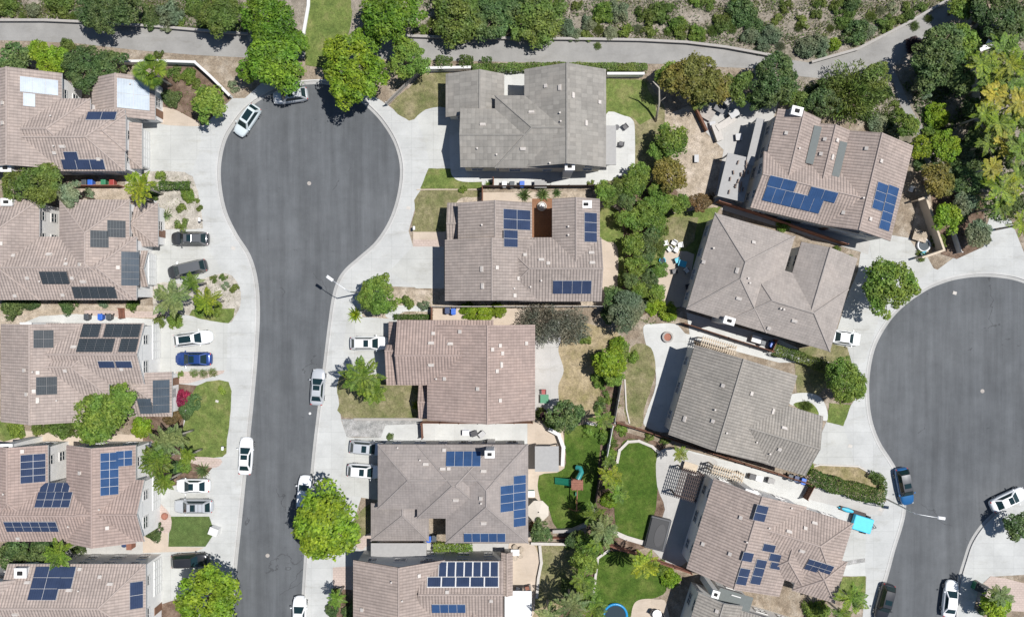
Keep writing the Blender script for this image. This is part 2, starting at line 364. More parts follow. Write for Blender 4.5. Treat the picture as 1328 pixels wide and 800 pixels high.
# driveways
sheet('driveway', [(184, 160), (245, 162), (263, 168), (258, 200), (250, 222), (184, 219)], 'driveway', 2)
sheet('driveway', [(198, 298), (262, 299), (268, 320), (290, 352), (242, 367), (198, 366)], 'driveway', 2)
sheet('driveway', [(200, 415), (240, 412), (296, 419), (294, 481), (228, 484), (200, 484)], 'driveway', 2)
sheet('driveway', [(200, 624), (268, 622), (270, 668), (222, 668), (200, 650)], 'driveway', 2)
sheet('driveway', [(200, 712), (262, 710), (262, 760), (240, 800), (200, 800)], 'driveway', 2)
sheet('driveway', [(540, 152), (570, 140), (600, 139), (600, 218), (558, 218), (553, 190)], 'driveway', 2)
sheet('driveway', [(536, 320), (576, 320), (576, 374), (540, 374), (505, 352)], 'driveway', 2)
sheet('driveway', [(450, 415), (515, 413), (515, 452), (498, 492), (482, 484), (445, 455)], 'driveway', 2)
sheet('driveway', [(449, 567), (492, 567), (492, 648), (440, 640)], 'driveway', 2)
sheet('driveway', [(1100, 380), (1140, 412), (1120, 470), (1108, 474), (1099, 450), (1078, 450)], 'driveway', 2)
sheet('driveway', [(1072, 548), (1094, 554), (1108, 600), (1085, 604), (1046, 598)], 'driveway', 2)
sheet('driveway', [(1096, 668), (1124, 668), (1121, 724), (1090, 727)], 'driveway', 2)
sheet('driveway', [(1125, 306), (1190, 312), (1210, 348), (1180, 372), (1160, 350), (1130, 335)], 'driveway', 2)
# trail along the top
TT = [(-120, 22), (0, 29), (60, 29), (120, 32), (200, 37), (280, 43), (330, 46), (420, 48), (540, 51), (640, 53), (740, 53), (830, 55), (890, 58), (940, 64), (1000, 75), (1050, 82), (1110, 66), (1170, 35), (1232, 0), (1290, -45)]
TB = [(1330, -30), (1250, 14), (1215, 38), (1190, 58), (1160, 84), (1125, 100), (1080, 104), (1040, 100), (990, 90), (940, 88), (880, 84), (800, 83), (700, 82), (600, 80), (540, 78), (430, 77), (330, 76), (250, 72), (180, 66), (100, 57), (40, 54), (0, 53), (-120, 46)]
sheet('slope', [(-120, -400)] + TT + [(1330, -30), (1500, -30), (1500, -400)], 'slope_soil', 0, z0=G + .004)
sheet('slope', [(1130, 100), (1190, 60), (1260, 20), (1500, -30), (1500, 330), (1280, 270), (1240, 330), (1215, 250), (1180, 190), (1130, 160), (1000, 130), (990, 95)], 'slope_soil', 0, z0=G + .005)
sheet('trail', TT + TB, 'trail', 1)
sheet('footpath', spline([(1152, 82), (1163, 100), (1172, 120), (1183, 145), (1195, 165), (1203, 190), (1210, 215)], 4) + spline([(1200, 215), (1194, 190), (1185, 168), (1172, 148), (1163, 125), (1156, 102), (1146, 88)], 4), 'trail', 2)
sheet('lawn', [(400, -40), (452, -40), (457, 20), (450, 60), (425, 90), (396, 85), (397, 40)], 'grass', 2, 0, jag=.6)
# beds and lawns, west lots
sheet('planting_bed', [(203, 94), (215, 87), (258, 88), (300, 126), (264, 163), (235, 150), (212, 142), (203, 130)], 'mulch', 2)
sheet('paver_path', spline([(206, 141), (225, 142), (245, 152), (262, 163), (240, 164), (206, 160)], 4, True), 'tan_patio', 3)
sheet('planting_bed', [(162, 224), (215, 222), (240, 224), (250, 229), (257, 248), (261, 268), (264, 297), (204, 298), (204, 260), (165, 262)], 'gravel', 2, jag=.4)
sheet('planting_bed', spline([(203, 368), (242, 368), (292, 354), (311, 372), (312, 396), (305, 410), (297, 419), (268, 414), (240, 408), (203, 404)], 3, True), 'gravel', 2)
sheet('lawn', [(250, 402), (305, 400), (304, 411), (297, 419), (268, 415), (246, 409)], 'grass', 3, jag=.5)
sheet('paver_path', [(110, 402), (203, 404), (222, 404), (215, 412), (110, 412)], 'pink_paver', 2)
sheet('side_yard', [(0, 395), (200, 396), (200, 425), (0, 432)], 'sand', 1)
sheet('side_yard', [(28, 420), (52, 410), (100, 407), (120, 409), (200, 414), (205, 440), (28, 440)], 'white_concrete', 2)
sheet('paver_path', [(229, 482), (292, 480), (290, 484), (245, 497), (229, 497)], 'pink_paver', 3)
sheet('planting_bed', [(186, 500), (229, 497), (258, 500), (240, 530), (236, 586), (284, 596), (268, 616), (246, 624), (186, 640)], 'mulch', 2)
sheet('lawn', spline([(256, 500), (297, 495), (299, 540), (295, 570), (289, 592), (240, 586), (238, 555), (248, 530)], 3, True), 'grass', 3, jag=.3)
sheet('paver_path', spline([(234, 592), (286, 594), (280, 606), (250, 600)], 3, True), 'pink_paver', 3)
sheet('side_yard', [(0, 556), (60, 560), (150, 562), (200, 566), (200, 592), (0, 582)], 'tan_patio', 1)
sheet('side_yard', [(0, 545), (30, 547), (35, 565), (6, 572), (0, 570)], 'grass', 2, jag=.5)
sheet('lawn', [(221, 669), (272, 669), (279, 690), (267, 708), (219, 708)], 'turf', 3)
sheet('paver_path', spline([(203, 650), (222, 668), (220, 690), (203, 684)], 3, True), 'pink_paver', 3)
sheet('paver_path', [(186, 690), (219, 690), (219, 708), (266, 709), (255, 714), (186, 716)], 'tan_patio', 2)
sheet('side_yard', [(100, 704), (188, 698), (200, 714), (196, 732), (18, 752), (40, 726)], 'grey_concrete', 1)
sheet('side_yard', [(105, 240), (172, 240), (172, 262), (105, 262)], 'sand', 2)
sheet('planting_bed', [(202, 785), (230, 776), (250, 800), (250, 900), (202, 900)], 'mulch', 2)
# middle lots
sheet('lawn', spline([(560, 96), (584, 96), (584, 138), (570, 139), (552, 143), (542, 150), (531, 157), (506, 137), (530, 115), (548, 97)], 2, True), 'dry_grass', 2, jag=.3)
sheet('lawn', [(556, 219), (600, 219), (600, 234), (625, 237), (625, 245), (545, 245)], 'grass', 2, jag=.3)
sheet('side_path', spline([(584, 160), (600, 160), (640, 215), (640, 232), (625, 236), (600, 236), (588, 230), (584, 215)], 3, True), 'white_concrete', 3)
sheet('side_path', [(625, 214), (790, 214), (790, 232), (770, 244), (625, 244)], 'white_concrete', 2)
sheet('yard', [(783, 103), (838, 103), (862, 140), (860, 240), (770, 246), (786, 230), (783, 180)], 'dry_grass', 1)
sheet('lawn', [(786, 103), (835, 105), (848, 130), (852, 150), (830, 162), (820, 152), (786, 150)], 'grass', 2, jag=.6)
sheet('patio', spline([(784, 151), (810, 151), (820, 156), (823, 168), (823, 214), (819, 225), (808, 228), (784, 230)], 4, True), 'white_concrete', 3)
sheet('courtyard', [(644, 90), (690, 90), (690, 130), (644, 130)], 'white_concrete', 2)
sheet('lawn', spline([(545, 248), (624, 248), (622, 256), (600, 256), (592, 263), (580, 268), (578, 300), (536, 300), (539, 275)], 2, True), 'dry_grass', 2, jag=.3)
sheet('paver_path', [(536, 301), (578, 301), (578, 311), (536, 311)], 'tan_patio', 2)
sheet('paver_path', [(536, 311), (578, 311), (578, 320), (536, 320)], 'pink_paver', 2)
sheet('side_yard', [(560, 250), (830, 248), (800, 397), (560, 397)], 'sand', 1)
sheet('side_yard', [(622, 250), (700, 250), (700, 262), (622, 262)], 'tan_patio', 2)
sheet('courtyard', [(690, 258), (722, 258), (722, 315), (690, 315)], 'brown_paver', 3)
sheet('patio', spline([(772, 316), (790, 315), (799, 322), (801, 340), (800, 362), (785, 376), (784, 394), (772, 394)], 4, True), 'tan_patio', 3)
sheet('lawn', spline([(776, 272), (800, 272), (808, 300), (812, 360), (801, 372), (802, 330), (795, 314), (776, 312)], 3, True), 'grass', 2, jag=.4)
sheet('planting_bed', [(800, 230), (880, 240), (870, 300), (850, 400), (812, 420), (795, 395), (812, 330), (805, 275)], 'mulch', 1)
sheet('planting_bed', [(470, 376), (575, 376), (580, 398), (560, 413), (505, 413), (470, 410)], 'sand', 2, jag=.4)
sheet('paver_path', spline([(500, 410), (505, 400), (520, 396), (558, 398), (558, 404), (525, 404), (512, 413)], 3, True), 'white_concrete', 3)
sheet('side_yard', [(558, 400), (700, 400), (720, 425), (690, 430), (558, 425)], 'tan_patio', 2)
sheet('lawn', spline([(437, 500), (450, 482), (500, 494), (540, 494), (540, 541), (446, 541), (441, 520)], 2, True), 'dry_grass', 2, jag=.4)
sheet('gravel_strip', [(443, 543), (548, 543), (548, 549), (500, 551), (494, 567), (450, 566)], 'grey_gravel', 2)
sheet('side_yard', [(497, 550), (560, 548), (690, 548), (690, 580), (490, 580), (490, 567)], 'white_concrete', 1)
sheet('yard', [(690, 400), (802, 430), (800, 545), (690, 545)], 'brown_grass', 1)
sheet('patio', spline([(690, 440), (722, 415), (727, 440), (724, 455), (731, 480), (724, 500), (722, 530), (690, 532)], 4, True), 'grey_concrete', 2)
sheet('patio', [(684, 548), (728, 548), (732, 575), (732, 612), (700, 616), (700, 700), (684, 700)], 'tan_patio', 2)
sheet('lawn', spline([(699, 616), (722, 612), (734, 600), (732, 560), (748, 552), (778, 552), (776, 600), (771, 650), (755, 686), (722, 684), (712, 660), (700, 645)], 3, True), 'lush_grass', 3, jag=.4)
sheet('lawn', spline([(470, 660), (483, 655), (482, 690), (462, 706), (450, 690)], 3, True), 'dry_grass', 2)
sheet('side_yard', [(455, 700), (480, 690), (560, 704), (700, 704), (700, 730), (455, 735)], 'grey_concrete', 1)
sheet('paver_path', spline([(462, 706), (480, 690), (520, 697), (525, 704), (480, 706), (470, 712)], 3, True), 'pink_paver', 3)
sheet('paver_path', [(432, 735), (458, 733), (458, 764), (432, 762)], 'pink_paver', 2)
sheet('planting_bed', [(432, 762), (458, 764), (458, 900), (418, 900)], 'mulch', 2)
sheet('yard', [(690, 705), (752, 705), (755, 900), (690, 900)], 'brown_grass', 1)
sheet('lawn', [(697, 707), (745, 707), (748, 740), (738, 775), (693, 790), (694, 760), (700, 735)], 'dry_grass', 2, jag=.5)
sheet('patio', spline([(660, 704), (690, 705), (697, 715), (701, 726), (696, 745), (694, 770), (690, 800), (660, 800)], 3, True), 'tan_patio', 3)
sheet('planting_bed', [(780, 470), (802, 470), (812, 560), (862, 575), (870, 700), (800, 720), (780, 900), (690, 900), (745, 740), (760, 690), (775, 600)], 'mulch', 1)
# right lots
sheet('yard', [(852, 280), (935, 268), (915, 300), (880, 400), (838, 395), (845, 330)], 'grass', 1)
sheet('lawn', [(858, 282), (905, 282), (900, 312), (888, 322), (858, 318)], 'dry_grass', 2, jag=.4)
sheet('patio', [(857, 325), (890, 326), (900, 330), (890, 395), (866, 402), (842, 388)], 'tan_patio', 3)
sheet('yard', [(862, 150), (900, 135), (940, 180), (930, 270), (890, 262), (862, 230)], 'sand', 2, jag=.5)
sheet('patio', [(898, 140), (930, 122), (1010, 130), (985, 210), (960, 268), (926, 262), (938, 195), (915, 172)], 'grey_concrete', 3)
sheet('side_yard', [(945, 255), (1130, 300), (1125, 330), (935, 272)], 'grey_concrete', 2)
sheet('side_yard', [(890, 405), (1010, 440), (1075, 470), (1010, 470), (895, 440)], 'white_concrete', 2)
sheet('patio', spline([(834, 424), (850, 420), (875, 420), (888, 432), (900, 445), (890, 540), (865, 560), (836, 552), (838, 535), (850, 500), (848, 470), (840, 455)], 4, True), 'white_concrete', 3)
sheet('yard', [(802, 440), (845, 440), (852, 470), (842, 548), (800, 545)], 'soil', 2)
sheet('lawn', spline([(818, 450), (840, 448), (848, 462), (849, 485), (842, 510), (835, 530), (832, 552), (812, 545), (810, 500)], 3, True), 'dry_grass', 3, jag=.5)
sheet('lawn', spline([(808, 572), (830, 570), (852, 582), (854, 605), (852, 640), (850, 660), (842, 680), (836, 702), (812, 694), (800, 690), (796, 640), (800, 600)], 3, True), 'lush_grass', 3, jag=.3)
sheet('patio', spline([(852, 590), (870, 580), (900, 588), (930, 598), (920, 640), (905, 700), (880, 735), (846, 712), (848, 690), (862, 660), (852, 630)], 3, True), 'grey_concrete', 3)
sheet('side_yard', [(880, 580), (1045, 625), (1100, 650), (1096, 675), (925, 622)], 'white_concrete', 2)
sheet('lawn', spline([(778, 718), (800, 714), (838, 722), (862, 750), (860, 770), (830, 780), (815, 800), (775, 800), (770, 770), (772, 740)], 3, True), 'lush_grass', 3, jag=.4)
sheet('patio', spline([(818, 800), (822, 782), (832, 776), (850, 776), (864, 782), (866, 830), (818, 830)], 4, True), 'tan_patio', 4)
sheet('lawn', [(1076, 445), (1098, 450), (1105, 474), (1082, 470), (1030, 462), (1034, 452)], 'dry_grass', 2, jag=.3)
sheet('lawn', [(1030, 470), (1078, 484), (1072, 500), (1060, 512), (1033, 510)], 'dry_grass', 2, jag=.3)
sheet('paver_path', spline([(1024, 512), (1045, 509), (1062, 514), (1071, 528), (1072, 545), (1056, 540), (1040, 528), (1024, 524)], 4, True), 'white_concrete', 3)
sheet('planting_bed', spline([(1028, 524), (1044, 520), (1056, 526), (1061, 538), (1046, 534)], 3, True), 'grass', 4)
sheet('lawn', [(1075, 522), (1103, 525), (1093, 552), (1072, 547)], 'grass', 3, jag=.3)
sheet('lawn', spline([(1040, 608), (1062, 603), (1112, 606), (1128, 618), (1146, 628), (1140, 640), (1090, 630), (1052, 618)], 3, True), 'brown_grass', 2)
sheet('side_path', [(1040, 626), (1055, 630), (1148, 656), (1142, 668), (1125, 666), (1040, 645)], 'grey_concrete', 2)
sheet('driveway_strip', [(1093, 727), (1121, 723), (1121, 728), (1093, 733)], 'grey_gravel', 3)
sheet('driveway', [(1090, 733), (1121, 728), (1122, 746), (1088, 746)], 'white_concrete', 2)
sheet('lawn', [(1082, 748), (1122, 746), (1122, 768), (1110, 780), (1080, 774)], 'grass', 2, jag=.3)
sheet('paver_path', spline([(1284, 746), (1330, 756), (1400, 756), (1400, 790), (1290, 790), (1265, 775)], 2, True), 'pink_paver', 3)
sheet('yard', [(1190, 255), (1206, 262), (1222, 325), (1196, 336), (1180, 312)], 'sand', 2)
sheet('planting_bed', [(1206, 250), (1275, 250), (1275, 320), (1240, 336), (1220, 330)], 'mulch', 2)
for px, py, lb in ((401, 238, 'round pale manhole cover in the middle of the left turning circle'), (1274, 507, 'round pale manhole cover in the middle of the right turning circle'), (347, 720, 'round manhole cover in the road near the bottom of the left street'), (402, 536, 'small white round valve cover in the road below the parked silver car')):
    mb = MB(); r = .26 if px != 402 else .16; mb.lathe([(r, 0), (r, .012), (r * .8, .016), (.05, .016)], W(px, py) + Vector((0, 0, .002)), 20); tag(mb.build('manhole_cover', 'stone' if px != 402 else 'white_paint'), lb, 'manhole cover')
# ---------------------------------------------------------------- houses
WIN = {}
def window_meshes():
    f = MB()
    for x, z, w, h in ((0, .68, 1.5, .12), (0, -.68, 1.5, .14), (-.7, 0, .1, 1.3), (.7, 0, .1, 1.3), (0, 0, .06, 1.3), (0, 0, 1.4, .05)):
        f.box((x, .0, z), (w, .12, h))
    WIN['frame'] = f.mesh('window', 'trim_white')
    p = MB(); p.box((0, -.01, 0), (1.34, .04, 1.28)); WIN['pane'] = p.mesh('pane', 'glass')
    d = MB(); d.box((0, 0, 1.1), (4.7, .1, 2.2))
    for i in range(4):
        for j in range(4): d.box((-1.75 + i * 1.17, .05, .3 + j * .54), (1.0, .05, .42))
    WIN['garage'] = d.mesh('garage_door', 'white_paint')
    d = MB(); d.box((0, 0, 1.02), (.95, .08, 2.04)); d.box((0, .04, 1.5), (.6, .03, .7)); d.box((0, .04, .55), (.6, .03, .6)); WIN['door'] = d.mesh('front_door', 'door_brown')
    v = MB(); v.box((0, 0, .06), (.55, .5, .2), taper=.85); v.box((0, 0, .2), (.62, .56, .06)); WIN['vent'] = v.mesh('roof_vent', 'vent_white')
    v = MB(); v.tube([(0, 0, -.1), (0, 0, .35)], .09, 8); v.lathe([(.16, 0), (.16, .08)], (0, 0, .33), 8); WIN['pipe'] = v.mesh('vent_pipe', 'vent_white')
    v = MB(); v.box((0, 0, .1), (1.05, .55, .22), taper=.8); v.box((0, -.12, .2), (.95, .3, .08)); WIN['wide'] = v.mesh('roof_vent', 'vent_white')
    for st in ('blue', 'navy', 'dark', 'pale', 'slate'):   # one framed panel per glass colour; pale holds painted sun glare
        b = MB(); q = [(-.5, -.5, 0), (.5, -.5, 0), (.5, .5, 0), (-.5, .5, 0)]
        b.face([(x, y, .018) for x, y, _ in q], 0, [(0, 0), (1, 0), (1, 1), (0, 1)])
        for i in range(4):
            a, c = q[i], q[(i + 1) % 4]; b.face([(a[0], a[1], -.018), (c[0], c[1], -.018), (c[0], c[1], .018), (a[0], a[1], .018)], 1, [(0, 0)] * 4)
        WIN['p_' + st] = b.mesh('solar_panel', ['panel_' + st, 'galvanised'])
window_meshes()

def house(label, org, th, blocks, wall, roof, arrays=(), vents=(), chims=(), garages=(), doors=(), pitch=.5, extra=None, group=None, tint=None):
    """blocks: (u0,v0,u1,v1,z_eave,kind[,ridge]) in local 10 px = 1 m axes of the roof outline seen at eave height.
    kind: x / y ridge direction, then g or h for each end (start, end); F = flat roof"""
    ca, sa = math.cos(R(th)), math.sin(R(th))
    U, V = Vector((ca, -sa, 0)), Vector((-sa, -ca, 0))           # world directions of local u and v (v runs down the picture)
    def L(u, v, z): return W(org[0] + u * ca - v * sa, org[1] + u * sa + v * ca, z)
    b0 = blocks[0]; c = L((b0[0] + b0[2]) / 2, (b0[1] + b0[3]) / 2, b0[4]); c.z = G
    root = empty('house', c); tag(root, label, 'house', group)
    off = c.copy()
    wm, rm, capl = MB(), MB(), []; bv_v, bv_f = [], []; foot = []
    def rface(pts, uvdirs=True, mi=0):
        n = (pts[1] - pts[0]).cross(pts[2] - pts[0]).normalized()
        if n.z < 0: pts = pts[::-1]; n = -n
        e = Vector((0, 0, 1)).cross(n)
        e = e.normalized() if e.length > 1e-4 else U
        s = n.cross(e)
        rm.face([p - off for p in pts], mi, [(p.dot(e) + 50, p.dot(s) + 50) for p in pts])
        b = len(bv_v); bv_v.extend(pts); bv_f.append(tuple(range(b, b + len(pts))))
    for i, blk in enumerate(blocks):
        u0, v0, u1, v1, z, kd = blk[:6]; z = z + i * .017
        if kd[0] == 'F':
            q = [L(u0, v0, z), L(u1, v0, z), L(u1, v1, z), L(u0, v1, z)]; rface(q, mi=3 if kd == 'Fg' else 2)
            for k in range(4):
                a, b = q[k], q[(k + 1) % 4]; rm.face([p - off for p in (a, a - Vector((0, 0, .22)), b - Vector((0, 0, .22)), b)], 1)
            rm.face([p - off - Vector((0, 0, .22)) for p in q], 1)
            zr = None
        else:
            ax = kd[0] == 'y'
            # canonical: ridge along s axis, t across
            s0, s1, t0, t1 = (v0, v1, u0, u1) if ax else (u0, u1, v0, v1)
            P = (lambda s, t, zz: L(t, s, zz)) if ax else (lambda s, t, zz: L(s, t, zz))
            k = (1 - z / CAMH) / 10
            r = blk[6] if len(blk) > 6 and blk[6] is not None else (t0 + t1) / 2
            hgt = pitch * (t1 - t0) / 2 * k
            if len(blk) > 6 and blk[6] is not None:                # the measured ridge line is seen higher up: bring it back to plan
                tc = (664 - org[0]) * ca + (400 - org[1]) * sa if ax else -(664 - org[0]) * sa + (400 - org[1]) * ca
                r = tc + (r - tc) * (1 - (z + hgt) / CAMH) / (1 - z / CAMH)
            def at(s, t, dz):
                p = P(s, t, z); return Vector((p.x, p.y, z + dz))
            # ridge apparent position is displaced by its height: keep it in true plan
            h0 = (t1 - t0) / 2 if kd[1] == 'h' else 0; h1 = (t1 - t0) / 2 if kd[2] == 'h' else 0
            if h0 + h1 > s1 - s0: h0, h1 = (s1 - s0) * h0 / (h0 + h1), (s1 - s0) * h1 / (h0 + h1)
            R0, R1 = at(s0 + h0, r, hgt), at(s1 - h1, r, hgt)
            A0, A1, B0, B1 = at(s0, t0, 0), at(s1, t0, 0), at(s0, t1, 0), at(s1, t1, 0)
            rface([A0, A1, R1, R0]); rface([B0, B1, R1, R0])
            th_ = Vector((0, 0, -.2)); per = [A0, A1]
            if h0: rface([A0, B0, R0])
            if h1: rface([A1, B1, R1])
            loop = [A0, A1] + ([] if h1 else [R1]) + [B1, B0] + ([] if h0 else [R0])
            for k2 in range(len(loop)):
                a, b = loop[k2], loop[(k2 + 1) % len(loop)]; rm.face([p - off for p in (a, a + th_, b + th_, b)], 1)
            for f in ([A0, A1, R1, R0], [B0, B1, R1, R0]) + (([A0, B0, R0],) if h0 else ()) + (([A1, B1, R1],) if h1 else ()):
                rm.face([p - off + th_ for p in f], 1)
            caps = [(R0, R1)] + ([(A0, R0), (B0, R0)] if h0 else []) + ([(A1, R1), (B1, R1)] if h1 else [])
            for a, b in caps:
                if (b - a).length > .5: c1 = MB(); c1.tube([a - off, b - off], .11, 6); capl.append(c1)
            if h0 == 0 or h1 == 0:
                ins = .35
                for s_, yes in ((s0 + 3.2, h0 == 0), (s1 - 3.2, h1 == 0)):
                    if yes: wm.face([p - off for p in (at(s_, t0 + 4, -.16), at(s_, t1 - 4, -.16), at(s_, r, hgt - .18))])
        # walls
        ov = 4.2 + .05 * i
        w0 = [L(u0 + ov, v0 + ov, z), L(u1 - ov, v0 + ov, z), L(u1 - ov, v1 - ov, z), L(u0 + ov, v1 - ov, z)]
        foot.append((u0 + ov, v0 + ov, u1 - ov, v1 - ov, z))
        for k2 in range(4):
            a, b = w0[k2], w0[(k2 + 1) % 4]
            wm.face([p - off for p in (Vector((a.x, a.y, 0)), Vector((b.x, b.y, 0)), Vector((b.x, b.y, z - .15)), Vector((a.x, a.y, z - .15)))])
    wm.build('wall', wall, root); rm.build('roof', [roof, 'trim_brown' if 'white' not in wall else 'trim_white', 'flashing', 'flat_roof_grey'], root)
    ro = [o for o in root.children if o.name.split('.')[0] == 'roof'][-1]
    for c1 in capl: c1.build('ridge_cap', roof + '_ridge', ro)
    bvh = BVHTree.FromPolygons(bv_v, bv_f)
    def hit(px, py):
        d = W(px, py, 0) - Vector((0, 0, CAMH)); p, n, _, _ = bvh.ray_cast(Vector((0, 0, CAMH)), d.normalized())
        if p is None: print('MISS', label[:30], px, py); return None, None
        return p, (n if n.z > 0 else -n)
    # solar arrays
    for cx, cy, w, h, nc, nr, st in arrays:
        p, n = hit(cx, cy)
        if p is None: continue
        k = (1 - p.z / CAMH) / 10
        a = Vector((U.x, U.y, -(n.x * U.x + n.y * U.y) / n.z)); b = Vector((V.x, V.y, -(n.x * V.x + n.y * V.y) / n.z))
        wl, hl = w * k * a.length, h * k * b.length
        a.normalize(); b.normalize(); b = (b - a * a.dot(b)).normalized()
        M = Matrix((a, -b, n)).transposed().to_4x4(); M.translation = p + n * .07 - off
        fr = st == 'framed'; st = 'navy' if fr else st; gap = .17 if fr else .05
        s = MB(); s.box((0, 0, 0), (wl, hl, .04))
        ar = s.build('solar_array', 'trim_white' if fr else 'trim_grey' if st in ('blue', 'navy', 'pale') else 'dark_metal', root); ar.matrix_local = M
        pw, ph = wl / nc, hl / nr
        for i in range(nc):
            for j in range(nr):
                link(WIN['p_' + st], 'solar_panel', ar, (-wl / 2 + (i + .5) * pw, -hl / 2 + (j + .5) * ph, .045), (0, 0, 0), (pw - gap, ph - gap, 1))
    rng = random.Random(len(label))
    for v in vents:
        p, n = hit(v[0], v[1])
        if p is None: continue
        q = n.to_track_quat('Z', 'Y').to_matrix(); kind = v[2] if len(v) > 2 else rng.choice(('vent', 'vent', 'pipe', 'wide'))
        az = math.atan2(n.y, n.x) - math.pi / 2 if abs(n.z) < .999 else 0
        o = link(WIN[kind], 'vent_pipe' if kind == 'pipe' else 'roof_vent', ro, p - off, (0, 0, 0) if kind == 'pipe' else (math.atan2(math.hypot(n.x, n.y), n.z) * -1, 0, az), (.72, .72, .8))
    for cx, cy, w, h, z in chims:
        p = L(*cx, z) if isinstance(cx, tuple) else W(cx, cy, z); cm = MB(); k = (1 - z / CAMH) / 10
        cm.box((p.x - off.x, p.y - off.y, z / 2 - G), (w * k * .84, h * k * .84, z), -R(th)); cm.box((p.x - off.x, p.y - off.y, z - .1 - G), (w * k, h * k, .24), -R(th))
        co = cm.build('chimney', 'stucco_white' if z > 3 else wall, ro, bevel=.03)
        f = MB(); f.box((p.x - off.x, p.y - off.y, z - G + .12), (w * k * .42, h * k * .42, .2), -R(th), taper=.8); f.build('flue', 'flue_black', co)
    # windows on the walls that face the drone's side of the house
    def inside(u, v, skip, zz):
        return any(j != skip and a[0] - 1 < u < a[2] + 1 and a[1] - 1 < v < a[3] + 1 and a[4] > zz for j, a in enumerate(foot))
    for i, (u0, v0, u1, v1, z) in enumerate(foot):
        if blocks[i][5][0] == 'F' and z < 3: continue
        for a, b, n in (((u0, v0), (u1, v0), (0, -1)), ((u1, v0), (u1, v1), (1, 0)), ((u1, v1), (u0, v1), (0, 1)), ((u0, v1), (u0, v0), (-1, 0))):
            wn = U * n[0] + V * n[1]; mid = L((a[0] + b[0]) / 2, (a[1] + b[1]) / 2, 0)
            if wn.dot(Vector((mid.x, mid.y, 0))) > -1: continue
            ln = math.hypot(b[0] - a[0], b[1] - a[1]) / 10; nw = max(1, int(ln / 3.0))
            if ln < 1.8: continue
            for q in range(nw):
                f = (q + .5) / nw; u, v = a[0] + (b[0] - a[0]) * f, a[1] + (b[1] - a[1]) * f
                for zz in ((1.55, 4.1) if z > 4.6 else (1.5,)):
                    if inside(u + n[0] * 5, v + n[1] * 5, i, zz): continue
                    if any(gi == i and gn == n and zz < 3 for gi, gn, *_ in garages): continue
                    p = L(u, v, z); az = math.atan2(wn.y, wn.x) - math.pi / 2
                    fr = link(WIN['frame'], 'window', root, (p.x - off.x + wn.x * .03, p.y - off.y + wn.y * .03, zz), (0, 0, az), (1.05 if q % 2 else .8, 1, .9))
                    link(WIN['pane'], 'pane', fr, (0, 0, 0))
    for bi, n, f, nm, sc in [(g[0], g[1], g[2], 'garage', g[3]) for g in garages] + [(d[0], d[1], d[2], 'door', 1.) for d in doors]:
        u0, v0, u1, v1, z = foot[bi]
        u = u1 if n[0] > 0 else u0 if n[0] < 0 else u0 + (u1 - u0) * f; v = v1 if n[1] > 0 else v0 if n[1] < 0 else v0 + (v1 - v0) * f
        wn = U * n[0] + V * n[1]; p = L(u, v, z)
        link(WIN[nm], 'garage_door' if nm == 'garage' else 'front_door', root, (p.x - off.x + wn.x * .03, p.y - off.y + wn.y * .03, .02), (0, 0, math.atan2(wn.y, wn.x) - math.pi / 2), (sc, 1, 1))
    return root

z2, z1 = 5.3, 3.0
B, N_, D, P_, SL = 'blue', 'navy', 'dark', 'pale', 'slate'
E_, W_, NN, SS = (1, 0), (-1, 0), (0, -1), (0, 1)
house('brown tiled house at the top left whose roof carries pale glaring solar panels', (0, 0), 0,
      [(20, 142, 162, 222, z2, 'xgh'), (-28, 95, 80, 219, z2, 'ygg'), (40, 128, 117, 216, z2, 'xgh'), (119, 101, 201, 156, z1 + .2, 'ygg'), (125, 148, 163, 196, z2, 'xgh'), (120, 160, 184, 219, z1, 'ygh')], 'stucco_white', 'roof_rose',
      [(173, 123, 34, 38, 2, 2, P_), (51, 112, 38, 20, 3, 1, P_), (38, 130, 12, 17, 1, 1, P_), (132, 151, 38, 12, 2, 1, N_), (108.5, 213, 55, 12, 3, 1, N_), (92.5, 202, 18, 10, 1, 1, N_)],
      [(4, 134), (4, 160), (67, 151), (71, 190), (81, 190), (71, 198), (170, 110, 'pipe'), (128, 206)], [(7, 218, 14, 10, 6.4)], [(5, E_, .5, 1.)], [(3, E_, .8)])
house('brown tiled house on the left with dark square gridded solar panels beside two dark cars', (0, 0), 0,
      [(-40, 307, 177, 389, z2, 'xgh'), (-42, 259, 51, 389, z2, 'yhh'), (77, 259, 168, 389, z2, 'yhh'), (174, 263, 205, 320, z1, 'xgh'), (158, 325, 192, 372, z1 + .2, 'xgg')], 'stucco_white', 'roof_rose',
      [(129, 310, 19, 22, 1, 2, D), (151, 297, 19, 22, 1, 2, D), (71, 360, 36, 16, 4, 1, D), (123, 379, 56, 15, 5, 1, D), (169, 348.5, 19, 44, 1, 5, SL)],
      [(64, 330), (18, 332), (87, 336), (86, 343), (104, 343), (36, 360), (53, 365), (108, 365), (153, 347), (20, 383), (94, 360), (82, 382), (1, 316)], [(8, 262, 15, 10, 6.2)], [(4, E_, .5, .85)], [(3, E_, .7)])
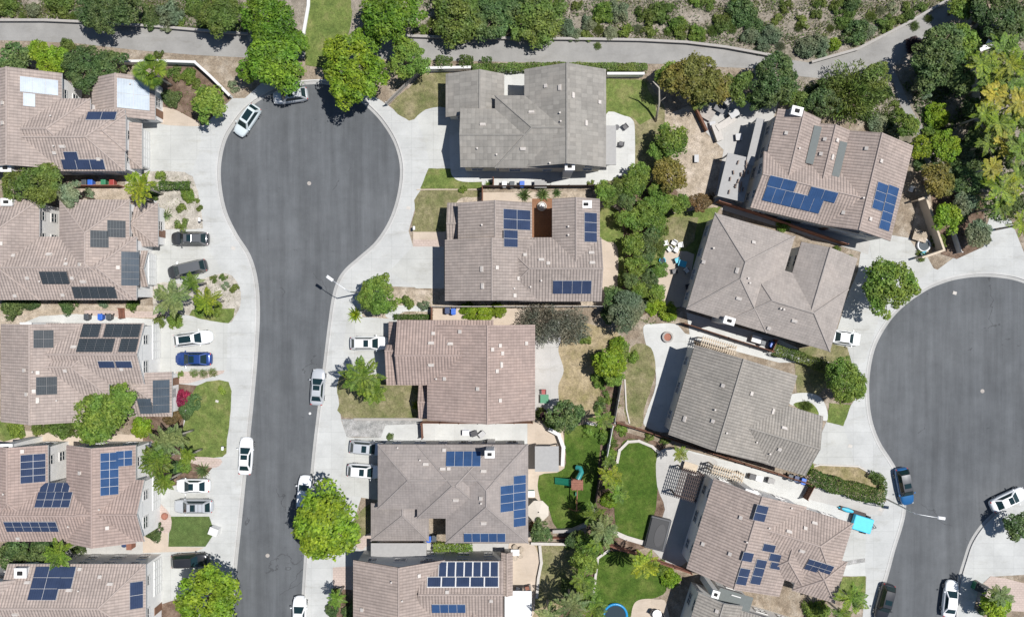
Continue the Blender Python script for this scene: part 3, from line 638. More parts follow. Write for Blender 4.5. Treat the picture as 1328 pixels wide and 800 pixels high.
house('brown tiled house on the left with many black gridded solar panels above the blue car', (0, 0), 0,
      [(1, 420, 109, 547, z2, 'ygg'), (60, 419, 187, 498, z2, 'xgg'), (50, 436, 141, 513, z2, 'xgh'), (139, 482, 223, 540, z1, 'ygh')], 'stucco_white', 'roof_rose',
      [(56.5, 439.5, 20, 23, 2, 2, D), (60.5, 500, 21, 23, 2, 2, D), (118, 429, 24, 17, 2, 1, D), (159, 429, 46, 17, 4, 1, D), (124.5, 448, 47, 17, 4, 1, D), (167, 448, 23, 17, 2, 1, D),
       (138.5, 472, 21, 9, 1, 1, N_), (161, 472, 21, 9, 1, 1, N_), (189, 526, 18, 21, 1, 2, SL), (209, 514, 18, 43, 1, 4, SL)],
      [(32, 480), (85, 480), (44, 482), (49, 483), (44, 507), (49, 519), (75, 519), (35, 511), (96, 450), (158, 478)], [(33, 423, 15, 10, 6.6)], [(1, E_, .3, .95)], [(3, E_, .2)])
house('rose tiled house on the left with blue solar panels by the artificial lawn', (0, 0), 0,
      [(-40, 626, 130, 702, z2, 'xgg'), (-18, 577, 62, 688, z2, 'ygh'), (86, 577, 176, 704, z2, 'ygg'), (110, 622, 187, 702, z2, 'xgg')], 'stucco_white', 'roof_pink',
      [(43, 607, 25, 37, 2, 4, N_), (72, 632, 38, 11, 4, 1, N_), (70, 648, 45, 18, 4, 2, N_), (41, 682, 68, 15, 6, 2, N_), (142, 614, 19, 55, 2, 5, B), (161, 594, 17, 20, 2, 2, B)],
      [(104, 613), (130, 660), (139, 684), (90, 682), (24, 697), (29, 585), (6, 640)], [(8, 581, 16, 11, 6.4)], [(3, E_, .3, .9)], [(2, E_, .1)])
house('brown tiled house at the bottom left corner with a stepped blue solar array', (0, 0), 0,
      [(10, 731, 189, 828, z2, 'xgh'), (-60, 748, 45, 880, z2, 'ygg')], 'stucco_white', 'roof_rose',
      [(60, 756, 37, 37, 2, 3, N_), (87, 749, 18, 25, 1, 2, N_), (177, 771, 14, 35, 1, 2, N_)],
      [(143, 757), (36, 755), (20, 796), (130, 748), (90, 765), (103, 765), (104, 738)], [(26, 743, 16, 13, 6.4)], [(0, E_, .3, .95)], [(0, E_, .8)])
house('grey flat tiled house without solar panels below the path and clipped hedges', (0, 0), 0,
      [(597, 141, 735, 217, z2, 'xgg'), (680, 90, 786, 217, z2, 'ygg', 735), (642, 124, 737, 218, z2, 'xhg'), (578, 96, 654, 152, z1 + .3, 'ygg', 622), (784, 163, 799, 214, 2.6, 'Fg')], 'stucco_cream', 'roof_grey',
      (), [(626, 162, 'wide'), (619, 193), (644, 201, 'pipe'), (678, 193, 'wide'), (689, 146, 'wide'), (708, 112, 'vent'), (726, 114), (760, 160, 'wide'), (743, 124), (777, 133), (713, 212), (726, 147, 'pipe'), (727, 158, 'pipe')],
      [(739, 216, 13, 10, 6.6)], [(0, W_, .35, .95)], [(3, W_, .8)])
house('taupe tiled house with three dark blue solar arrays around a brown courtyard', (0, 0), 0,
      [(577, 311, 700, 390, z2, 'ygg', 638), (594, 263, 690, 330, z2, 'ygg', 642), (645, 308, 780, 391, z2, 'xhg'), (716, 258, 778, 350, z2, 'ygg', 747), (580, 263, 600, 320, z1, 'xgg'), (582, 314, 600, 331, z1 + .1, 'F')], 'stucco_tan', 'roof_taupe',
      [(670, 285, 35, 26, 2, 2, N_), (662, 309.5, 18, 22, 1, 2, N_), (765.5, 295, 17, 38, 1, 3, N_), (742, 372, 50, 17, 4, 1, N_)],
      [(625, 292), (625, 349), (626, 371), (644, 347), (667, 374), (667, 383), (702, 337), (711, 342), (702, 364), (737, 294), (737, 305, 'pipe'), (768, 341), (767, 328), (681, 331), (672, 361), (688, 372)],
      [(760, 265, 15, 10, 6.4)], [(0, W_, .7, 1.)], [(1, W_, .6)])
house('pinkish tiled house without solar panels behind the white car in the middle row', (0, 0), 0,
      [(554, 421, 694, 545, z2, 'ygg', 632), (515, 415, 640, 499, z2, 'xgg', 461), (501, 447, 560, 499.5, z2 - .55, 'xgg', 455), (504, 417, 522, 447, z1, 'ygg'), (543, 497, 560, 543, z1, 'xgg')], 'stucco_pink', 'roof_pink',
      (), [(562, 433), (559, 445, 'wide'), (584, 446), (559, 473, 'wide'), (566, 491), (577, 491), (597, 430), (620, 504, 'vent'), (638, 453, 'vent'), (648, 448, 'vent'), (651, 458), (650, 473), (644, 481), (648, 519, 'vent'), (682, 445)],
      [(641, 542, 15, 12, 6.6)], [(2, W_, .5, .9)], [(0, W_, .8)])
house('ash brown hip roofed house in the middle row with bright blue panels and tall chimney', (0, 0), 0,
      [(490, 576, 684, 660, z2, 'xhh'), (578, 576, 685, 704, z2, 'yhh'), (541, 577, 640, 672, z2 + .05, 'xhh'), (481, 652, 556, 701, z1 + .3, 'ygh', 522)], 'stucco_grey', 'roof_ash',
      [(601, 595, 45, 18, 4, 1, B), (657, 646, 17, 34, 1, 3, B), (673.5, 649, 16, 66, 1, 6, B), (628.5, 696, 54, 13, 5, 1, B)],
      [(552, 602, 'wide'), (574, 608, 'wide'), (582, 608, 'vent'), (627, 611, 'wide'), (591, 648, 'wide'), (627, 678, 'wide'), (624, 646), (624, 652, 'pipe'), (576, 584), (516, 580), (545, 596, 'pipe')],
      [(635, 589, 13, 10, 8.8)], [(0, W_, .35, 1.)], [(3, W_, .3)])
house('clay tiled house at the bottom centre with a white framed two row solar array', (0, 0), 0,
      [(458, 726, 577, 862, z2, 'ygg', 517), (545, 727, 653, 816, z2, 'xgg', 771), (650, 716, 665, 772, z1, 'ygg'), (590, 775, 640, 870, z2 - .2, 'ygg'), (481, 704, 553, 731, z1 - .3, 'Fg')], 'stucco_grey', 'roof_clay',
      [(607.7, 738.2, 78, 17, 7, 1, 'framed'), (600.4, 754.6, 93, 11.5, 5, 1, 'framed'), (581.8, 788, 44, 13, 4, 1, B)],
      [(508, 754), (522, 778), (543, 746), (637, 778), (580, 768), (470, 790)], (), [(0, W_, .6, 1.)], [(0, W_, .2)])
t1 = 13.5
house('brown tiled house at the right with large blue arrays beside the walled gravel pen', (1009, 141), t1,
      [(-5, 58, 140, 133, z2, 'xgg', 87), (0, 0, 58, 100, z2, 'ygg', 34), (56, 6, 99, 100, z2, 'ygg', 78), (96, 6, 182, 133, z2, 'ygg', 139), (51, 10, 61, 60, z2 + .5, 'F'), (88, 22, 98, 68, z2 + .55, 'F')], 'stucco_grey', 'roof_clay',
      [(1028, 259, 76, 18, 6, 1, B), (1014, 238, 36, 13, 2, 1, B), (1067, 252.5, 36, 13, 2, 1, B), (1140.5, 255, 17, 35, 1, 3, B), (1152, 270, 17, 58, 1, 5, B), (1162.5, 287.5, 17, 36, 1, 3, B)],
      [(1070, 181, 'vent'), (1085, 182, 'vent'), (1065, 200), (1079, 204), (1020, 173, 'vent'), (1124, 193, 'vent'), (1119, 257), (1128, 284), (1094, 276), (1036, 193), (1142, 209)],
      [(1034, 144, 15, 12, 6.8)], [(3, SS, .5, 1.)], [(3, SS, .15)], tint=1)
t2 = 16.6
house('pale umber hip roofed house at the right without solar panels above the small white car', (927.5, 276), t2,
      [(0, 0, 108, 130, z2, 'yhh', 56), (55, 46, 194, 130, z2, 'xhh', 88), (118, 4, 194, 90, z2, 'ygg', 156)], 'stucco_grey', 'roof_umber',
      (), [(956, 351, 'wide'), (972, 367, 'pipe'), (970, 361, 'pipe'), (958, 387, 'wide'), (1012, 400, 'pipe'), (1016, 401, 'pipe'), (1030, 416, 'wide'), (997, 425), (977, 315), (913, 340), (925, 322)],
      [(946, 416, 15, 10, 6.4)], [(1, E_, .5, 1.)], [(1, E_, .1)])
house('stone brown tiled house at the right without solar panels by the curved footpath', (900, 451), t2,
      [(0, -4, 139, 117, z2, 'ygg', 66), (70, 37, 186, 118, z2, 'xgg', 79)], 'stucco_grey', 'roof_stone',
      (), [(938, 500, 'vent'), (974, 510, 'vent'), (927, 531), (925, 546, 'vent'), (888, 543), (942, 561, 'pipe'), (981, 573, 'pipe'), (1011, 582, 'vent'), (1002, 533, 'wide'), (1017, 555), (998, 588)],
      [(957, 470, 16, 13, 6.6)], [(1, E_, .6, 1.)], [(0, E_, .15)])
house('brown tiled house at the lower right with scattered navy panels beside the hot tub', (925, 623), 17.0,
      [(0, -3, 126, 119, z2, 'ygg', 67), (50, 0, 190, 84, z2, 'xgh', 41), (95, 42, 150, 96, z2, 'ygh', 124), (140, 50, 197, 106, z2 - .3, 'yhh')], 'stucco_white', 'roof_clay',
      [(986, 665, 18, 21, 1, 2, N_), (996.5, 710, 19, 10, 1, 1, N_), (1004.5, 722.5, 18, 10, 1, 1, N_), (1005, 733, 16, 9, 1, 1, N_), (969, 721.5, 16, 12, 1, 1, N_), (983, 741, 16, 33, 1, 3, N_), (963, 747, 16, 22, 1, 2, N_), (1062, 735, 34, 16, 4, 2, N_)],
      [(961, 671, 'vent'), (947, 718, 'vent'), (968, 702, 'pipe'), (1026, 658, 'pipe'), (1044, 685), (1056, 678), (1023, 689, 'wide'), (1040, 714, 'wide'), (997, 684), (912, 705)],
      [(974, 642, 18, 13, 6.2)], [(3, E_, .5, 1.)], [(1, E_, .3)])
house('house with a blue shaded wall cut by the bottom edge below the hot tub', (906, 768), 17.0,
      [(0, 0, 60, 80, z2, 'ygg'), (48, 6, 150, 90, z2 - .2, 'xgg'), (25, -14, 70, 30, z2 - .6, 'F')], 'stucco_white', 'roof_stone', (), [(930, 792)], [((22, -4), 0, 10, 10, 6.2)])
# ---------------------------------------------------------------- vegetation
rs = np.random.RandomState(11)
def quads_mesh(name, C, A, Bv, mat, bend=None):
    """leaf clumps: rhombic faces around C with half axes A and Bv (numpy n x 3)"""
    n = len(C); v = np.empty((n, 4, 3)); v[:, 0] = C - A; v[:, 1] = C - Bv * .9 + A * .1; v[:, 2] = C + A; v[:, 3] = C + Bv * .9 + A * .1
    me = bpy.data.meshes.new(name); me.vertices.add(4 * n); me.vertices.foreach_set('co', v.reshape(-1))
    me.loops.add(4 * n); me.loops.foreach_set('vertex_index', np.arange(4 * n, dtype=np.int32))
    me.polygons.add(n); me.polygons.foreach_set('loop_start', np.arange(0, 4 * n, 4, dtype=np.int32))
    me.update(calc_edges=True); me.materials.append(MATS[mat]); me.validate(); return me

def unit(a): return a / np.maximum(1e-6, np.linalg.norm(a, axis=1, keepdims=True))
def leaves(C, D, size, up=.5, asp=.6):
    n = len(C); N = unit(D + rs.normal(0, .55, (n, 3)) + np.array([0, 0, up]))
    T = unit(np.cross(N, rs.normal(0, 1, (n, 3)))); Bn = np.cross(N, T); s = size * rs.uniform(.6, 1.35, (n, 1))
    return T * s * .62, Bn * s * asp * .62

PROTO = {}
def crown(mat, size, var):
    key = ('crown', mat, size, var)
    if key in PROTO: return PROTO[key]
    nl, per, leaf, hz = dict(L=(74, 110, .075, .72), M=(36, 80, .115, .75), S=(14, 48, .19, .7))[size]
    lob = rs.uniform(.64, 1.16, 9)
    Cs, Ds = [], []
    for i in range(nl):
        d = unit(rs.normal(0, 1, (1, 3)))[0]; d[2] = abs(d[2]) * .9 - .15
        rad = rs.uniform(.13, .27) if size == 'L' else rs.uniform(.16, .34) if size == 'M' else rs.uniform(.22, .42)
        ia = (math.atan2(d[1], d[0]) / 6.2832 * 9) % 9; k0 = int(ia) % 9; la = lob[k0] * (1 - ia % 1) + lob[(k0 + 1) % 9] * (ia % 1)
        rr = (1.04 - rad * .7) * rs.uniform(.3, 1.) ** .4 * la
        c = d * rr * np.array([1, 1, hz])
        q = unit(rs.normal(0, 1, (per, 3))); q[:, 2] = np.where(q[:, 2] < -.35, -q[:, 2], q[:, 2])
        Cs.append(c + q * rad * rs.uniform(.7, 1.12, (per, 1)) * np.array([1, 1, .8])); Ds.append(q)
    C, Dn = np.vstack(Cs), np.vstack(Ds); A, Bv = leaves(C, Dn, leaf, .55)
    PROTO[key] = quads_mesh('crown', C, A, Bv, 'leaf_' + mat); return PROTO[key]

def wispy(mat, var):
    key = ('wispy', mat, var)
    if key in PROTO: return PROTO[key]
    n = 4000; d = unit(rs.normal(0, 1, (n, 3))); d[:, 2] = np.abs(d[:, 2]) * .8
    C = d * rs.uniform(.25, 1.05, (n, 1)) ** .7 * (1 + .25 * np.sin(d[:, :1] * 7 + var) * np.cos(d[:, 1:2] * 6)); A, Bv = leaves(C, d, .13, .2, .16)
    A = unit(d + rs.normal(0, .5, (n, 3))) * .07 * rs.uniform(.5, 1.3, (n, 1)); Bv = unit(np.cross(A, rs.normal(0, 1, (n, 3)))) * .02
    PROTO[key] = quads_mesh('crown', C, A, Bv, 'leaf_' + mat); return PROTO[key]

def trunk_mesh(matname, kind):
    key = ('trunk', matname, kind)
    if key in PROTO: return PROTO[key]
    mb = MB()
    if kind == 'palm': mb.tube([(0, 0, 0), (.01, .0, .3), (.0, .02, .7), (0, 0, .97)], [.05, .04, .034, .02], 10)
    elif kind == 'thin':
        mb.tube([(0, 0, -.02), (.01, .01, .3), (0, .02, .55)], [.05, .035, .02], 8)
        for k in range(9): a = k * .7 + .3 * (k % 3); mb.tube([(0, .01, .25 + .03 * k), (.22 * math.cos(a), .22 * math.sin(a), .5 + .03 * (k % 4)), (.5 * math.cos(a + .3), .5 * math.sin(a + .3), .62 + .04 * (k % 3))], [.018, .012, .004], 5)
    else:
        mb.tube([(0, 0, -.02), (.01, .01, .3), (0, .02, .6), (.02, 0, .85)], [.075, .055, .045, .02], 8)
        for k in range(6):
            a = k * 1.05 + .3; mb.tube([(0, .01, .35 + .05 * k), (.2 * math.cos(a), .2 * math.sin(a), .6 + .05 * k), (.5 * math.cos(a), .5 * math.sin(a), .85 + .04 * k)], [.035, .025, .01], 6)
    PROTO[key] = mb.mesh('trunk', matname, True); return PROTO[key]

def feather(mat, var, nf=17):
    key = ('feather', mat, var)
    if key in PROTO: return PROTO[key]
    Cs, As, Bs = [], [], []
    for i in range(nf):
        az = 2 * math.pi * i / nf * 1.0 + rs.uniform(-.25, .25); el = rs.uniform(.0, 1.0) if i % 4 else rs.uniform(.9, 1.35); ln = rs.uniform(.8, 1.12); droop = rs.uniform(.2, .65)
        h = np.array([math.cos(az), math.sin(az), 0]); side = np.array([-h[1], h[0], 0]); tw = rs.uniform(-.4, .4)
        t = np.linspace(.03, 1, 30); x = ln * t * math.cos(el * .7) * (1 - .12 * t); z = ln * (t * math.sin(el) * .75 - droop * t ** 2.2 * .75)
        P = h[None] * x[:, None] + np.array([0, 0, 1])[None] * z[:, None]; tan = unit(np.gradient(P, axis=0))
        Cs.append(P); As.append(tan * .02); Bs.append(np.tile(side * .008, (30, 1)))
        for sg in (-1, 1):
            l = .19 * np.sin(np.clip(t * 1.02, 0, 1) * math.pi * .93 + .12)[:, None] * rs.uniform(.8, 1.15, (30, 1))
            dirn = unit(side[None] * sg + tan * .55 + np.array([0, 0, -.32 + tw * sg])[None] + rs.normal(0, .1, (30, 3)))
            Cs.append(P + dirn * l * .5); As.append(dirn * l * .5); Bs.append(unit(np.cross(dirn, np.array([0, 0, 1.]))) * .022)
    PROTO[key] = quads_mesh('crown', np.vstack(Cs), np.vstack(As), np.vstack(Bs), 'leaf_' + mat); return PROTO[key]

def fanpalm(mat, var):
    key = ('fan', mat, var)
    if key in PROTO: return PROTO[key]
    Cs, As, Bs = [], [], []
    for i in range(34):
        az = i * 2.4 + rs.uniform(-.2, .2); el = rs.uniform(-.2, 1.3); h = np.array([math.cos(az) * math.cos(el), math.sin(az) * math.cos(el), math.sin(el) * .7])
        hub = h * rs.uniform(.12, .6); nrm = unit(np.array([[-h[0] * math.sin(el), -h[1] * math.sin(el), math.cos(el)]]))[0]; side = np.cross(nrm, h / np.linalg.norm(h))
        for k in range(13):
            a = (k - 6) * .2; d = h / np.linalg.norm(h) * math.cos(a) + side * math.sin(a) - np.array([0, 0, .25]); l = .42 * (1 - .03 * abs(k - 6))
            Cs.append(hub + d * l * .5); As.append(d * l * .5); Bs.append((side * math.cos(a) - h * math.sin(a)) * .032)
    PROTO[key] = quads_mesh('crown', np.array(Cs), np.array(As), np.array(Bs), 'leaf_' + mat); return PROTO[key]

def agave(mat, var):
    key = ('agave', mat, var)
    if key in PROTO: return PROTO[key]
    Cs, As, Bs = [], [], []
    for i in range(46):
        az = i * 2.4 + rs.uniform(-.1, .1); el = .1 + 1.25 * (i / 46) ; l = rs.uniform(.75, 1.05) * (1 - .25 * i / 46)
        d = np.array([math.cos(az) * math.cos(el), math.sin(az) * math.cos(el), math.sin(el)]); Cs.append(d * l * .5); As.append(d * l * .5); Bs.append(np.array([-math.sin(az), math.cos(az), 0]) * .055)
    PROTO[key] = quads_mesh('crown', np.array(Cs), np.array(As), np.array(Bs), 'leaf_' + mat); return PROTO[key]

CNT = {}
def plant(kind, mat, px, py, rp, label, cat, group=None, hk=None, squash=1.):
    r = rp / 10.; var = CNT.get((kind, mat), 0) % 3; CNT[(kind, mat)] = CNT.get((kind, mat), 0) + 1; rz = random.uniform(0, 6.28)
    if kind == 'tree':
        h = hk if hk else min(8., 1.3 + r * .98)               # crown centre height
        zc = h; r *= (1 - zc / CAMH); b = W(px, py, zc); hz = r * .85 * squash
        root = empty('tree', (b.x, b.y, G), 0); tag(root, label, cat, group)
        size = 'L' if r > 2.7 else 'M'
        link(trunk_mesh('bark', 'tree'), 'trunk', root, (0, 0, 0), (0, 0, rz), (r * .8 + .6, r * .8 + .6, h * 1.02))
        link(crown(mat, size, var), 'crown', root, (0, 0, h - G - hz * .25), (0, 0, rz), (r, r * random.uniform(.92, 1.08), hz))
    elif kind == 'wispy':
        h = 1.2 + r * .6; r *= (1 - h / CAMH); b = W(px, py, h); root = empty('tree', (b.x, b.y, G)); tag(root, label, cat, group)
        link(trunk_mesh('bark', 'thin'), 'trunk', root, (0, 0, 0), (0, 0, rz), (r * 1.2, r * 1.2, h * 1.1)); link(wispy(mat, var), 'crown', root, (0, 0, h * .4), (0, 0, rz), (r, r, r * .9))
    elif kind in ('feather', 'fan'):
        h = hk if hk else (2.0 + r * 1.5); r *= (1 - h / CAMH); b = W(px, py, h); root = empty('palm_tree', (b.x, b.y, G)); tag(root, label, cat, group)
        link(trunk_mesh('pale_bark', 'palm'), 'trunk', root, (0, 0, 0), (0, 0, rz), (3.2, 3.2, h - G))
        link(feather(mat, var) if kind == 'feather' else fanpalm(mat, var), 'crown', root, (0, 0, h - G), (0, 0, rz), (r, r, r * .8))
    elif kind == 'agave':
        b = W(px, py, r * .4); o = link(agave(mat, var), 'spiky_plant', None, (b.x, b.y, G), (0, 0, rz), (r, r, r * .9)); tag(o, label, cat, group)
    else:
        size = 'M' if r > 1.15 else 'S'; hz = r * .95 * squash; zc = hz * .45; r *= (1 - zc / CAMH); b = W(px, py, zc)
        me = wispy(mat, var) if kind == 'brush' else crown(mat, size, var)
        o = link(me, 'shrub', None, (b.x, b.y, G + hz * (.18 if kind != 'brush' else 0)), (0, 0, rz), (r, r * random.uniform(.85, 1.15), hz)); tag(o, label, cat, group)

def hedge(line, width, h, mat, label, name='hedge', cat='hedge', group=None, dens=95):
    P = [W(*p, h * .8) for p in line]; Cs, Ds = [], []
    for a, b in zip(P[:-1], P[1:]):
        d = (b - a); ln = d.length; d = d / ln; s = np.array([-d.y, d.x, 0]); n = int(ln * (width + 2 * h) * dens)
        t = rs.uniform(-.1, ln + .1, n); w = rs.uniform(-1, 1, n); z = rs.uniform(.1, 1, n); face = rs.rand(n)
        top = face < .6; z = np.where(top, 1 + rs.normal(0, .05, n), z); w = np.where(top, w, np.sign(w) * (1 + rs.normal(0, .07, n)))
        wob = 1 + .12 * np.sin(t * 2.3 + rs.rand()) ; C = np.array([a.x, a.y, G])[None] + np.outer(t, [d.x, d.y, 0]) + np.outer(w * width / 2 * wob, s) + np.outer(z * h * (1 + .06 * np.sin(t * 3.1)), [0, 0, 1])
        D = np.where(top[:, None], np.array([0, 0, 1.])[None], np.outer(np.sign(w), s)); Cs.append(C); Ds.append(D)
    C, D = np.vstack(Cs), np.vstack(Ds); A, Bv = leaves(C, D, .17, .3)
    c = (P[0] + P[-1]) / 2; C = C - np.array([c.x, c.y, 0])
    o = link(quads_mesh(name, C, A, Bv, 'leaf_' + mat), name, None, (c.x, c.y, 0)); tag(o, label, cat, group); return o

